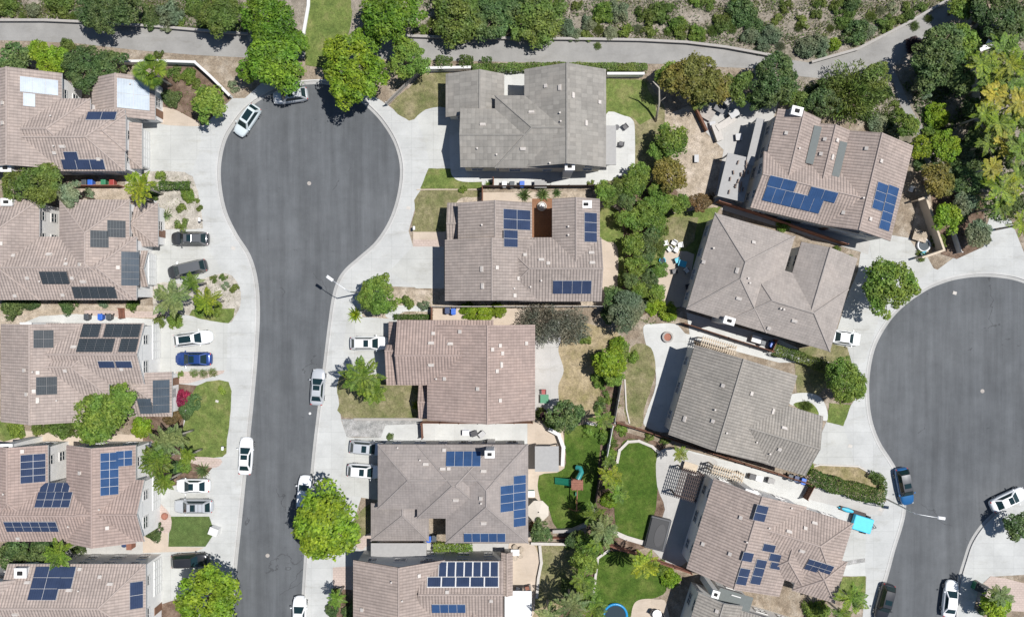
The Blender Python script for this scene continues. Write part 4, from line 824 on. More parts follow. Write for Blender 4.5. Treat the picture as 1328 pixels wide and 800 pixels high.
DESC = dict(fresh='bright green leafy', bright='bright green leafy', green='mid green leafy', dark='dark green leafy', olive='olive green', sage='silvery sage green', autumn='olive and rust tinged',
            grey='thin grey twiggy', lime='lime green', yellow='yellowish', orange='orange tinged', hedge='clipped green', magenta='magenta flowering', rust='rusty red', palmgreen='green', palmsage='grey green', purple='dark purple')
KIND = dict(t=('tree', 'tree', 'tree'), s=('shrub', 'shrub', 'shrub'), f=('feather', 'feather palm', 'palm'), n=('fan', 'fan palm', 'palm'), a=('agave', 'spiky rosette plant', 'plant'), w=('wispy', 'wispy tree', 'tree'), b=('brush', 'brush bush', 'shrub'))
PL = '''t fresh 355 78 44|over the parked cars at the top of the left turning circle
t fresh 345 24 40|highest of the trees where the path meets the grass strip
t fresh 322 92 18|small one at the left edge of the clump above the circle
t fresh 382 52 22|leaning over the white edging of the grass strip
t bright 458 92 50|biggest one overhanging the top right of the left turning circle
t fresh 505 14 44|at the top edge right of the grass strip
t green 528 74 29|between the biggest turning circle tree and the three clipped bushes
t fresh 472 52 24|squeezed between the top edge tree and the biggest circle tree
t olive 284 16 34|at the top edge above the path left of the bright tree clump
t dark 128 12 30|casting shade on the path at the upper left
t dark 156 6 30|at the top edge right next to the path shading tree
t olive 596 20 42|at the top edge left of the darkest hillside tree
t dark 640 22 34|darkest one on the slope above the grey roof
t olive 692 24 40|large one right of the darkest hillside tree
t dark 668 4 26|cut by the top edge behind two olive trees
s olive 4 8 18|cut by the upper left corner
t dark 14 76 25|at the left edge below the path
t lime 50 66 20|yellowest one behind the upper left roof
t lime 66 78 22|beside the yellowest one behind the upper left roof
t dark 106 88 30|behind the gap between the two roof wings at the upper left
t dark 143 84 26|left of the fan palm
s olive 88 62 14|along the path above the upper left roof
n palmgreen 195 93 27|beside the glaring solar panels at the upper left
s dark 220 126 14|round one in the shade of the fan palm
t green 268 130 28|inside the angled white wall by the parked pale car
s olive 226 96 11|low one by the white wall corner
s olive 205 72 9|small one on the path edge above the fan palm
s green 245 98 13|against the inside of the white wall
s olive 255 110 8|below the top corner of the angled white wall
s sage 303 112 9|outside the angled white wall
t green 808 282 14|left in the upper part of the long green screen
t dark 838 328 15|in the thick of the lower part of the long green screen
t olive 856 322 12|at the right side of the long green screen by the tan patio
t green 856 350 13|between the screen and the tan patio corner
t green 852 378 15|right of the lowest screen trees
t dark 818 362 12|on the shaded bed beside the peach patio
t green 842 268 16|between the second screen tree and the rust coloured row
t olive 806 240 15|by the end of the dark fence
t green 852 244 14|under the rust coloured round one
s sage 832 395 12|at the right foot of the large grey green one
s dark 790 408 12|at the left foot of the large grey green one
s green 776 492 13|lower left of the bushiest conifer
t green 796 492 14|lower right of the bushiest conifer
s olive 784 516 9|along the back fence of the dirt yard, upper
s dark 778 528 10|along the back fence of the dirt yard, lower
s green 762 560 9|top left of the bright narrow lawn
f palmgreen 790 600 15|at the upper bark strip by the double rail fence
s olive 796 574 8|near the white curved edging
f palmgreen 776 700 22|at the crossing of the red fences
t dark 745 700 13|over the low stone wall
s green 768 732 12|on the bark beside the round bright lawn
f palmgreen 762 770 20|above the bottom palms
s dark 736 760 12|in the shade on the dry lawn edge
s sage 690 425 11|under the left twiggy tree
s olive 760 440 9|at the top of the dirt yard
s olive 700 536 9|by the end of the brown fence
f palmgreen 244 590 16|above the rosette plant by the small white car
s dark 226 606 12|under the palms of the planted drive
t olive 1040 132 18|between the chimney tree and dense roof tree
s sage 1092 146 11|at the edge of the walled house roof
t olive 1078 108 16|on the path side above the dense roof tree
s green 1206 172 13|on the slope right of the ball hedge
s sage 1232 222 10|silvery one in the bed above the pen
s dark 1246 280 13|shaded one right of the lime pen tree
t dark 1262 138 16|under the left edge of the palms
t dark 1302 206 16|under the middle of the palms
t dark 1270 220 16|under the lower left edge of the palms
s dark 1316 262 14|under the lowest palms
t olive 54 236 33|between the two upper left houses, the larger round one
t olive 16 240 22|between the two upper left houses, the smaller one by the picture edge
t sage 88 250 20|between the two upper left houses, right of the larger round one
s sage 118 254 9|loose one on the sand strip between upper left houses
f yellow 181 242 29|in front of the blue bin between the upper left houses
s green 207 228 8|by the end of the yellow palm fronds
s olive 201 250 11|in the gravel bed under the yellow palm
s green 243 254 12|largest in the gravel bed above the two dark cars
s olive 235 269 8|in the middle of the gravel bed above the two dark cars
a palmsage 214 279 12|near the left house entry in the gravel bed
s olive 235 291 9|lowest in the gravel bed above the two dark cars
s olive 256 260 5|tiny one at the pavement edge of the gravel bed
s olive 259 271 5|tiny one second down the pavement edge of the gravel bed
f palmsage 222 386 34|left of the small lawn below the dark minivan
f palmgreen 248 366 18|touching the rear of the dark minivan
f yellow 268 390 24|in the bed below the dark minivan
s olive 277 362 6|first of the small round ones along the bed below the minivan
s olive 289 360 7|second of the small round ones along the bed below the minivan
s olive 304 373 7|right of the small ones by the curved pavement
s sage 293 371 6|pale one amid the bed below the minivan
s dark 14 399 18|at the left edge between second and third left houses
s dark 40 394 12|second from the left edge in the side yard row
s dark 90 395 14|middle one in the side yard row under the slate panels
s hedge 172 396 10|box shaped one at the end of the side yard row
s sage 135 393 9|between side yard bushes under the slate panels
s green 226 414 14|in front of the white and black car
s olive 207 417 9|small one at the corner of the white facade
s green 262 404 9|at the left end of the small lawn strip
s green 282 402 10|on the small lawn strip below the yellow palm
s olive 234 485 6|at the house end of the pink path
b olive 252 484 6|grassy one first along the pink path
b olive 264 484 6|grassy one second along the pink path
b olive 276 483 6|grassy one third along the pink path
t green 124 541 43|large one over the lower edge of the third left house
t green 157 516 20|joined to the right of the large one against the roof step
s olive 72 552 16|long low row, middle one, under the third left house
s olive 52 554 14|long low row, left one, under the third left house
s olive 90 556 16|long low row, right one, beside the large tree
s green 18 556 13|by the round patch near the left edge
s magenta 236 517 14|flowering by the slate solar panels
s dark 250 521 13|behind the magenta flowers on the lawn edge
s dark 240 534 12|below the magenta flowers
s rust 222 540 15|below the magenta flowers
s lime 184 556 17|by the corner of the slate panelled garage
f palmsage 213 574 28|overlapping the blue panels of the fourth left house
f palmgreen 203 598 30|in front of the rose roof end
f palmsage 228 566 22|at the lower left of the large front lawn
f palmgreen 213 624 22|over the white car nose in the planted drive
a palmsage 262 611 15|by the small white car near the pavement
s green 236 604 12|between the palms and the pavement above the small white car
s green 288 506 7|alone on the large front lawn
s dark 202 690 12|clipped ball by the artificial lawn
t dark 18 722 27|beside the roof frame at the lower left edge
t dark 50 716 22|second one between the two lower left houses
f palmgreen 77 718 26|between the two lower left houses
s dark 102 709 12|right of the palm between the lower left houses
t lime 266 780 45|shading the black car at the bottom left
t green 489 384 30|round one beside the left street lamp
a yellow 460 408 14|yellow one beside the round street lamp tree
s olive 530 392 10|first in the sandy bed by the round tree
s sage 548 397 9|second in the sandy bed by the round tree
a olive 510 394 8|small one in the sandy bed by the round tree
s lime 607 404 13|left of three tropical clumps behind the blue bin
s lime 627 406 14|middle of three tropical clumps behind the pinkish roof
s lime 645 402 13|right of three tropical clumps behind the pinkish roof
f palmgreen 470 488 36|large one on the lawn beside the silver street car
f palmgreen 487 508 24|smaller one under the large lawn palm
a yellow 540 526 11|beside the lower wall of the pinkish house
s dark 506 566 6|by the nose of the silver car under the eave
w grey 704 420 30|left of the curved patio behind the pinkish house
w grey 744 424 24|right of the curved patio behind the pinkish house
t sage 815 400 31|large grey green one in the centre of the back yards
t dark 800 386 18|in the shade left of the large grey green one
s lime 850 398 14|left of the pair above the round fire pit
s lime 868 404 14|right of the pair above the round fire pit
s lime 800 448 17|upper of the conifer like ones by the dirt yard
s green 778 468 14|on the dirt yard edge, left of the conifer pair
t lime 793 470 26|bushiest one over the back fence of the dirt yard
s sage 798 452 10|blue green one above the back fence of the dirt yard
s green 822 462 10|at the top left corner of the striped lawn
t dark 732 540 26|at the corner of the pinkish house yard and bright lawn
s green 716 548 14|left part beside the corner yard tree
s purple 706 540 10|reddish one by the white patio wall
f palmgreen 782 544 20|over the fence above the bright narrow lawn
s green 786 566 13|below the palm on the fence corner
s green 805 556 9|in the bark bed under the fence corner
t green 788 255 16|right of the taupe house chimney
t green 822 238 20|below the round patio of the grey house
t green 833 222 16|in front of the leaning pale trunk
t dark 812 262 14|top of the long green screen behind the taupe house
t green 826 284 20|second down the long green screen
t green 851 286 18|beside the second down the long green screen
t green 822 318 20|middle of the long green screen
t dark 846 306 15|right of the middle of the long green screen
t green 828 344 18|fourth down the long green screen
t dark 842 362 15|lower end of the long green screen
t green 832 374 15|lowest left in the long green screen
t green 862 262 16|left of the rust coloured row
t green 884 264 16|middle of the row over the hip roofed house lawn
t rust 908 262 15|red one above the hip roofed house corner
s rust 918 258 10|end of the row by the red wall
t autumn 872 226 25|the rust coloured round one beside the dirt yard
t green 872 182 26|round one beside the dirt yard above the rust coloured one
t green 852 196 15|at the foot of the leaning pale trunk
t autumn 896 98 38|large one overhanging the path below the long bend
t autumn 930 112 28|right half of the large one below the path bend
t olive 958 112 24|between the rusty trees and the dark pair
t green 868 100 22|at the right end of the long hedge above grey roof
t olive 908 124 18|lower edge of the rusty clump above stone terrace
t dark 1006 100 36|big one at the right of the path below the bend
t dark 984 128 18|just above the terrace of the walled house
t green 1022 122 18|near the chimney of the walled house
w olive 1108 118 40|broad thin one left of the narrow footpath
t dark 1070 132 25|dense one above the roof of the walled house
t olive 1138 98 20|at the fork of path and footpath
s sage 1138 160 15|grey one above the walled house roof
s sage 1160 172 12|grey one nearest the ball hedge
t green 1181 162 19|smooth round one in the footpath bend
t yellow 1195 190 17|yellow one at the foot of the footpath
s olive 1148 124 6|first of the small ones along the footpath
s olive 1161 134 7|second of the small ones along the footpath
s green 1167 146 7|third of the small ones along the footpath
t dark 1222 62 38|big one with purple edge in the upper right woods
t green 1252 52 28|right half of the big one in the upper right woods
t dark 1216 96 26|lower part of the upper right woods
s purple 1186 60 12|purple fringe of the upper right woods beside the path
t sage 1198 112 15|grey green one at the right of the footpath
t dark 1246 98 24|between the big woods tree and the palms
f yellow 1275 84 24|highest one in the upper right palm grove
f palmgreen 1302 64 26|second from the corner in the upper right palm grove
t dark 1292 12 36|dark one in the upper right corner
t green 1250 6 22|at the top edge beside the path exit
f orange 1290 124 24|orange one beside the pale pole
f palmgreen 1314 110 24|right edge one in the upper palm grove
f yellow 1278 148 22|below the orange one beside the pale pole
f palmgreen 1318 152 26|at the right edge halfway down the grove
f orange 1304 186 24|orange one lower in the grove
f palmgreen 1282 186 18|small one left in the grove
t dark 1268 176 18|dark undergrowth left of the palm grove
f yellow 1300 246 28|largest yellow one at the bottom of the grove
f palmgreen 1322 226 24|beside the largest yellow one at the right edge
f orange 1286 218 18|above the largest yellow one
f yellow 1326 292 20|lowest one at the right edge of the grove
t dark 1320 30 22|cut by the right edge at the top
s lime 1216 148 20|right of the footpath, upper of the pair
t lime 1228 186 22|right of the footpath, lower of the pair
s sage 1252 198 16|silvery one left of the grove
t autumn 1216 232 24|yellow orange one right of the walled house
t lime 1228 282 22|right of the gravel pen
t dark 1256 232 22|dark silvery one between pen trees and palms
t sage 1254 262 20|silvery one above the right turning circle
t sage 1270 302 22|silvery one by the pavement of the right turning circle
s olive 1219 312 12|by the lower corner of the gravel pen
s dark 1192 214 11|against the gable of the walled house
s dark 1240 214 13|between the two trees right of walled house
t green 1155 371 41|on the pavement at the upper left of the right turning circle
t green 1101 497 33|at the left of the right turning circle between two lawns
s green 1044 608 13|at the left end of the big dark hedge
s dark 1139 621 9|at the right end of the dry front lawn
b olive 1046 527 9|inside the curved white footpath
f yellow 792 618 22|on the bark strip left of the walled lawn
s green 792 590 12|top of the bark strip left of the walled lawn
f palmgreen 803 640 18|in the bark strip halfway down
s lime 790 650 12|under the bark strip palm
f palmsage 783 688 28|grey green one below the playset
f palmgreen 770 668 22|by the curved retaining wall
s green 752 664 13|beside the wooden swing seat
t dark 702 688 17|left of the brown retaining wall
s rust 694 684 10|reddish one beside the octagonal parasol
t green 764 708 22|upper of the pair in the lower middle yard
t green 756 728 20|lower of the pair in the lower middle yard
f palmgreen 757 752 26|dense one left of the bright round lawn
f palmsage 742 786 30|at the bottom middle by the dry lawn
f palmgreen 770 790 24|next to the blue paddling pool
f palmsage 712 798 22|at the bottom edge by the white pergola
f yellow 836 732 26|by the red fence corner below the hot tub
s lime 868 750 17|by the lower corner of the navy panelled house
s green 858 738 12|between yellow palm and the house corner
f yellow 882 588 14|by the brown fence above the pergola
s olive 842 566 7|low one under the brown fence
s olive 862 572 8|low one right under the brown fence
s olive 735 706 7|on the low wall of the dry lawn
f palmgreen 1105 776 28|in the front yard at the bottom beside the black car
f palmgreen 1092 796 18|at the bottom edge under the front yard palm
s green 1062 796 18|at the bottom edge left of the front yard palm
s olive 1048 786 10|by the rear corner of the navy panelled house
t lime 1296 786 24|in the pavement island at the lower right
f palmsage 1298 772 22|in the pavement island beside the paver strip
t dark 1322 682 20|at the right edge by the corner car
s dark 1276 790 10|shaded one left in the pavement island
s olive 487 703 8|by the pink path in the lower middle
f palmgreen 436 776 16|in the bed by the pavement at the bottom
s dark 430 790 12|at the bottom edge beside the pavement
s olive 438 768 8|by the pink pavers at the bottom
s dark 454 794 12|near the wall of the clay roofed house
s green 600 246 6|spiky row, left, by the fence of the grey house
a dark 680 253 13|left one against the fence above the brown courtyard
a dark 704 252 13|middle one against the fence above the brown courtyard
a dark 722 250 9|right one against the fence above the brown courtyard
t green 784 246 15|near the fence end behind the taupe chimney
a green 634 240 8|behind the bins gate of the grey house
s olive 766 238 5|small one on the side path of the grey house
s olive 862 300 8|on the sunny lawn edge near white chairs
s green 856 268 10|shaded one between screen and rust coloured row
s green 1018 292 11|in the shaded alley beside the red wall
s olive 1084 328 9|strip along the red wall end
s green 1102 336 6|last of the strip along the red wall
s olive 1195 332 8|in front of the gravel pen gate
t bright 421 684 56|huge round one beside the lower part of the left street
t dark 1290 100 20|among the palms at the upper right
f palmgreen 1284 108 24|between the two orange ones beside the pale pole
f yellow 1312 84 26|just above the right edge palms
f orange 1322 134 24|cut by the right edge beside the pale pole palms
f yellow 1296 160 24|in the thick of the upper right palms
f palmgreen 1324 190 26|cut by the right edge, middle of the upper right palms
f palmgreen 1296 268 20|at the foot of the upper right palms'''
for ln in PL.split('\n'):
    a, ph = ln.split('|'); k, mat, x, y, r = a.split(); kk, nm, cat = KIND[k]
    d = DESC[mat]
    if k in 'fna': d = d.replace(' leafy', '').replace('bright green', 'green')
    hk = None
    if (x, y) in (('54', '236'), ('16', '240'), ('124', '542'), ('157', '516'), ('88', '250')): hk = 6.2
    if 'green screen' in ph: hk = 2.6
    if k == 't' and 535 < float(x) < 700 and float(y) < 40: hk = 2.9
    if k == 'f' and float(x) > 1260 and float(y) < 330: hk = random.uniform(3.6, 6.6); r = float(r) * 1.15
    g = {'t': 'garden and street trees', 's': 'garden shrubs', 'f': 'feather palms', 'n': None, 'a': 'spiky rosette plants', 'w': 'thin twiggy trees', 'b': 'grassy clumps'}[k]
    plant(kk, mat, float(x), float(y), float(r), f'{d} {nm} {ph}', cat, g, hk)
POLE = W(849, 160, 4)
# hillside shrubs along the path, named by row and order from the left
HS = '42 13 11 sage,75 8 18 olive,196 20 16 dark,218 18 20 sage,232 28 9 olive,250 8 14 olive,550 38 8 green,735 35 12 sage,745 44 11 sage,763 30 11 sage,760 46 9 olive,785 15 18 green,803 14 16 sage,792 43 11 sage,811 40 10 green,832 18 10 olive,850 20 16 olive,843 40 10 olive,862 12 12 olive,880 32 15 green,881 44 9 olive,905 45 14 green,938 30 14 olive,962 15 20 dark,978 30 14 dark,975 46 15 sage,988 58 11 sage,955 2 10 olive,900 2 9 green,918 6 9 olive,1000 45 14 sage,1046 62 17 sage,1063 58 15 sage,1082 58 10 lime,1040 28 10 olive,1060 18 9 olive,1036 36 6 olive,1077 37 5 olive,1110 42 19 dark,1126 40 13 sage,1096 30 12 olive,1102 18 9 olive,1150 32 12 olive,1158 10 8 sage,1176 10 8 olive,1178 21 11 olive,1166 25 9 olive,1196 9 9 olive,1104 2 14 dark,1085 8 11 olive,1062 2 10 olive,1020 8 10 olive,1008 24 8 olive,724 12 10 sage,748 8 9 olive,775 60 5 olive,560 30 7 olive,776 38 7 olive,828 38 7 sage,866 42 6 olive,924 40 7 olive,950 38 6 olive,1012 60 7 sage,1130 22 7 olive,1142 14 6 sage,1204 24 6 olive,1186 34 6 olive,1226 -4 8 olive,30 22 5 olive,95 22 7 olive,268 36 6 olive'
hs = [(float(a), float(b), float(c), d) for a, b, c, d in (q.split() for q in HS.split(','))]
ORD = 'first second third fourth fifth sixth seventh eighth ninth tenth eleventh twelfth thirteenth fourteenth fifteenth sixteenth'.split()
def side(x): return 'upper left slope' if x < 320 else 'slope above grey roof' if x < 850 else 'slope above path bend' if x < 1010 else 'upper right slope'
seen = {}
for x, y, r, mt in sorted(hs):
    big = 'broad' if r >= 14 else 'medium' if r >= 9 else 'tiny'; key = (big, mt, side(x)); seen.setdefault(key, []).append((x, y, r))
for (big, mt, sd), L_ in seen.items():
    for i, (x, y, r) in enumerate(L_):
        lab = f'{big} {DESC[mt].replace(" leafy", "").replace("silvery sage", "silvery")} bush' + (f', {ORD[i]} such from the left,' if len(L_) > 1 else '') + f' on the dry {sd}'
        plant('shrub' if r > 7 else 'brush', mt, x, y, r * 1.05, lab, 'shrub', 'bushes on the dry hillside')
# hedges
hedge([(566, 82), (586, 82)], 1.5, 1.3, 'hedge', 'left one of three clipped bushes beside the path above the grey roof', 'hedge', 'hedge', 'clipped bushes by the path')
hedge([(597, 81), (613, 81)], 1.5, 1.3, 'hedge', 'middle one of three clipped bushes beside the path above the grey roof', 'hedge', 'hedge', 'clipped bushes by the path')
hedge([(626, 81), (637, 81)], 1.1, 1.2, 'hedge', 'right and smallest of three clipped bushes beside the path', 'hedge', 'hedge', 'clipped bushes by the path')
hedge([(614, 90), (660, 88), (720, 87), (790, 88), (838, 88)], 1.0, 1.2, 'olive', 'long yellow green hedge between the path and the grey roofed house')
hedge([(208, 241), (246, 241)], 1.0, 1.0, 'hedge', 'short dark clipped hedge beside the yellow palm')
hedge([(512, 411), (560, 411)], .6, .6, 'hedge', 'low clipped hedge strip at the top of the pinkish roofed house')
hedge([(1002, 453), (1030, 460), (1062, 473), (1086, 482)], 1.3, 1.2, 'olive', 'flowering olive hedge leading to the tree between the right driveways')
hedge([(1050, 618), (1080, 628), (1115, 638), (1146, 645)], 1.9, 1.3, 'hedge', 'big dark clipped hedge beside the right street lamp')
hedge([(1128, 614), (1143, 622), (1146, 632)], .8, .7, 'hedge', 'short hedge curling round the end of the dry front lawn')
hedge([(563, 709), (612, 709)], 1.0, 1.0, 'green', 'leafy hedge in the side yard above the white framed solar array')
hedge([(1075, 330), (1108, 342)], .5, .5, 'olive', 'thin low hedge along the end of the red wall')
hedge([(812, 445), (806, 480)], .8, .8, 'green', 'low planting strip along the back fence by the striped lawn')
# dry grass and litter on the slopes, one mass
def scatter(polys, n, mat, size, name, sd, flat=.5):
    r2 = np.random.RandomState(sd); Cs = []
    for poly in polys:
        q = np.array(poly); lo, hi = q.min(0), q.max(0); k = int(n / len(polys)); p = r2.uniform(lo, hi, (k, 2))
        ins = np.zeros(k, bool); j = len(q) - 1
        for i in range(len(q)):
            c = ((q[i, 1] > p[:, 1]) != (q[j, 1] > p[:, 1])) & (p[:, 0] < (q[j, 0] - q[i, 0]) * (p[:, 1] - q[i, 1]) / (q[j, 1] - q[i, 1] + 1e-9) + q[i, 0]); ins ^= c; j = i
        p = p[ins]; f = np.sin(p[:, 0] * .09 + 1.7 * np.sin(p[:, 1] * .11 + sd)) + np.sin(p[:, 1] * .17 + 1.3 * np.cos(p[:, 0] * .07)) + r2.normal(0, .5, len(p)); Cs.append(p[f > -.2])
    p = np.vstack(Cs); C = np.stack([(p[:, 0] - 664) / 10, (400 - p[:, 1]) / 10, G + r2.uniform(.05, .3, len(p)) * size / .3], 1)
    d = unit(r2.normal(0, 1, (len(p), 3)) * np.array([1, 1, .6]) + np.array([0, 0, .5])); A = d * size * r2.uniform(.5, 1.3, (len(p), 1)); Bv = unit(np.cross(d, r2.normal(0, 1, d.shape))) * size * .28
    o = link(quads_mesh(name, C, A, Bv, 'leaf_' + mat), name); tag(o, kind='stuff')
SL = [[(-60, -60), (-60, 22), (60, 27), (200, 34), (320, 43), (320, -60)], [(535, -60), (535, 48), (740, 50), (890, 55), (1000, 72), (1050, 78), (1110, 62), (1170, 31), (1230, -5), (1260, -60)]]
WOOD = [[(1170, 110), (1200, 70), (1330, 0), (1330, 300), (1270, 280), (1215, 250), (1195, 160)], [(985, 105), (1120, 105), (1150, 110), (1190, 180), (1160, 175), (1100, 150), (1000, 130)]]
scatter(SL, 46000, 'straw', .16, 'dry_grass', 3)
scatter(SL, 42000, 'olive', .2, 'ground_cover', 8)
scatter(SL, 26000, 'sage', .18, 'ground_cover', 14)
scatter(SL, 14000, 'olive', .25, 'ground_cover', 31)
scatter(SL, 6000, 'dark', .2, 'ground_cover', 37)
scatter(WOOD, 42000, 'dark', .27, 'ground_cover', 5)
scatter(WOOD, 16000, 'olive', .2, 'ground_cover', 9)
scatter([[(206, 226), (250, 230), (262, 294), (206, 296)], [(206, 370), (290, 356), (310, 395), (206, 402)], [(188, 545), (280, 597), (262, 620), (190, 636)], [(472, 378), (574, 378), (560, 410), (472, 408)], [(432, 768), (458, 768), (458, 800), (428, 800)], [(205, 96), (256, 90), (296, 126), (262, 158), (212, 138)]], 5200, 'olive', .12, 'ground_cover', 21)
scatter([[(782, 240), (880, 242), (860, 320), (850, 420), (812, 420), (800, 380), (815, 330), (805, 275)], [(782, 475), (802, 475), (812, 560), (800, 620), (800, 720), (745, 800), (700, 800), (750, 730), (765, 680), (782, 600)]], 9000, 'green', .2, 'ground_cover', 23)
# ---------------------------------------------------------------- vehicles
CARM = {}
def car_meshes(kind):
    if kind in CARM: return CARM[kind]
    suv = kind != 'sedan'; h = dict(sedan=1.45, suv=1.74, van=1.78)[kind]
    X = [-.5, -.48, -.43, -.3, -.1, .1, .26, .37, .44, .48, .5]
    Wd = [.58, .79, .93, 1, 1, 1, .985, .94, .83, .64, .38]
    T = [.62, .86, .97, 1.0, .98, .96, .94, .86, .78, .66, .55] if not suv else [.7, .98, 1.06, 1.08, 1.06, 1.05, 1.02, .95, .88, .74, .6]
    b = MB(); n = 12; hw = .92
    for x, w, t in zip(X, Wd, T):
        y = hw * w
        ring = [(y * .9, .24), (y * .985, .42), (y, .62 if t > .7 else t * .8), (y * .965, t * .9), (y * .84, t), (y * .42, t + .035), (-y * .42, t + .035), (-y * .84, t), (-y * .965, t * .9), (-y, .62 if t > .7 else t * .8), (-y * .985, .42), (-y * .9, .24)]
        b.v += [(x, yy, zz) for yy, zz in ring]
    for i in range(len(X) - 1):
        for k in range(n): b.f.append((i * n + k, i * n + (k + 1) % n, (i + 1) * n + (k + 1) % n, (i + 1) * n + k)); b.m.append(0)
    b.f.append(tuple(range(n))[::-1]); b.f.append(tuple((len(X) - 1) * n + k for k in range(n))); b.m += [0, 0]
    # cabin: base x range, roof x range
    bx0, bx1, rx0, rx1 = dict(sedan=(-.39, .235, -.22, .06), suv=(-.455, .235, -.345, .09), van=(-.465, .30, -.375, .13))[kind]
    zb = T[4] - .06; wb, wr = .80, .575
    q = {}
    c = MB()
    base = [(bx0, -wb), (bx1, -wb), (bx1, wb), (bx0, wb)]; top = [(rx0, -wr), (rx1, -wr), (rx1, wr), (rx0, wr)]
    zt = h - .05
    b3 = [Vector((x, y, zb)) for x, y in base]; t3 = [Vector((x, y, zt)) for x, y in top]
    for k in range(4): c.face([b3[k], b3[(k + 1) % 4], t3[(k + 1) % 4], t3[k]])
    # domed roof
    m = [(rx0 + (rx1 - rx0) * f, y * (1 if .05 < f < .95 else .97), h - .05 + .05 * (1 - (2 * f - 1) ** 2) * (1 - (y / wr) ** 2 * .6)) for f in (0, .2, .5, .8, 1) for y in (-wr, -wr * .5, 0, wr * .5, wr)]
    bi = len(c.v); c.v += m
    for i in range(4):
        for k in range(4): c.f.append((bi + i * 5 + k, bi + (i + 1) * 5 + k, bi + (i + 1) * 5 + k + 1, bi + i * 5 + k + 1)); c.m.append(0)
    def glass(i, j, s0, s1, lo, hi, name):
        g = MB(); a, d, e, f = b3[i], b3[j], t3[j], t3[i]; nrm = (d - a).cross(f - a).normalized(); nrm = nrm if nrm.dot((a + d + e + f) / 4 - Vector(((bx0 + bx1) / 2, 0, zb))) > 0 else -nrm
        P = lambda s, t: (a.lerp(d, s)).lerp(f.lerp(e, s), t) + nrm * .012
        g.face([P(s0, lo), P(s1, lo), P(s1, hi), P(s0, hi)]); return g
    def sc(mb, L): mb.v = [(x * L, y, z) for x, y, z in mb.v]; return mb
    CARM[kind] = (b, c, glass, sc, h, (bx0, bx1, rx0, rx1), wr); return CARM[kind]
WH = {}
def wheel_meshes():
    t = MB(); t.lathe([(.22, -.11), (.32, -.11), (.335, -.05), (.335, .05), (.32, .11), (.22, .11)], n=18); t.v = [(x, z, y) for x, y, z in t.v]; WH['wheel'] = t.mesh('wheel', 'rubber', True)
    r = MB(); r.lathe([(.05, -.1), (.23, -.12), (.23, .12), (.05, .1)], n=14); r.v = [(x, z, y) for x, y, z in r.v]; WH['rim'] = r.mesh('rim', 'galvanised')
wheel_meshes()
DONE = {}
def car(px, py, ang, L, kind, paint, label, roof=None, rack=0, sunroof=0, glassroof=0, zg=0.):
    w = W(px, py, .9); root = empty('car', (w.x, w.y, zg), R(ang)); tag(root, label, 'car', 'cars parked along streets and drives')
    key = (kind, paint, L, roof)
    if key not in DONE:
        for st in (1,):
            kd = CARM.pop(kind, None); b, c, glass, sc, h, ex, wr = car_meshes(kind)
            pm = 'paint_' + paint; parts = {}
            parts['body'] = sc(b, L).mesh('body', pm, True)
            parts['cabin'] = sc(c, L).mesh('cabin', 'paint_' + (roof or paint), False)
            for p in parts['cabin'].polygons[4:]: p.use_smooth = True
            for nm, args in (('windshield', (1, 2, .07, .93, .1, .97)), ('rear_window', (3, 0, .09, .91, .18, .95)), ('side_window', (0, 1, .1, .9, .2, .93)), ('side_window', (2, 3, .1, .9, .2, .93))):
                parts[nm + str(args[0])] = sc(glass(*args, nm), L).mesh(nm, 'car_glass')
        DONE[key] = (parts, h, ex, wr)
    parts, h, ex, wr = DONE[key]
    bo = link(parts['body'], 'body', root)
    if not bo.modifiers:
        m = bo.modifiers.new('sub', 'SUBSURF'); m.levels = 1; m.render_levels = 1
    co = link(parts['cabin'], 'cabin', root); bv = co.modifiers.new('bevel', 'BEVEL'); bv.width = .05; bv.segments = 2; bv.limit_method = 'ANGLE'; bv.angle_limit = R(35)
    for k, v in parts.items():
        if k not in ('body', 'cabin'): link(v, v.name.split('.')[0], root)
    for sx in (-.29, .31):
        for sy in (-.8, .8):
            o = link(WH['wheel'], 'wheel', root, (sx * L, sy, .335)); link(WH['rim'], 'rim', o)
    for sy in (-1, 1):
        l = MB(); l.box((L * .452, sy * .60, .72), (.2, .26, .1), sy * -.5); l.build('headlight', 'lamp_lens', root, bevel=.03)
        l = MB(); l.box((-L * .468, sy * .66, .84), (.1, .24, .14)); l.build('taillight', 'tail_lens', root, bevel=.03)
        l = MB(); l.box((L * .19, sy * 1.0, 1.0), (.14, .22, .14), sy * .2); l.build('mirror', 'paint_' + paint, root, bevel=.03)
    if rack:
        r = MB()
        for sy in (-1, 1): r.tube([(ex[2] * L * .92, sy * wr * .9, h + .03), (ex[3] * L * .8, sy * wr * .9, h + .03)], .025, 6)
        if rack > 1:
            for f in (-.3, -.2, -.1, 0): r.tube([(f * L, -wr * .9, h + .05), (f * L, wr * .9, h + .05)], .02, 6)
        r.build('roof_rack', 'dark_metal', root)
    if sunroof:
        s = MB(); cx = (ex[2] + ex[3]) / 2 * L + (.35 if sunroof == 1 else 0); s.box((cx, 0, h - .005), (.62 if sunroof == 1 else (ex[3] - ex[2]) * L * .72, .86, .03)); s.build('sunroof', 'car_glass', root, bevel=.01)
    return root
car(320, 156, 236, 4.5, 'suv', 'pale', 'pale teal tinted car parked on the curve of the left turning circle', glassroof=1, sunroof=2)
car(376, 124, 188, 4.6, 'suv', 'silver', 'silver car half hidden under the trees at the top of the left turning circle', sunroof=1)
car(246, 309.5, 180, 4.9, 'suv', 'charcoal', 'charcoal station car nearest the gravel bed on the left driveway', roof='gunmetal', rack=1, sunroof=1, zg=G)  # gunmetal roof: reflection painted as a lighter grey
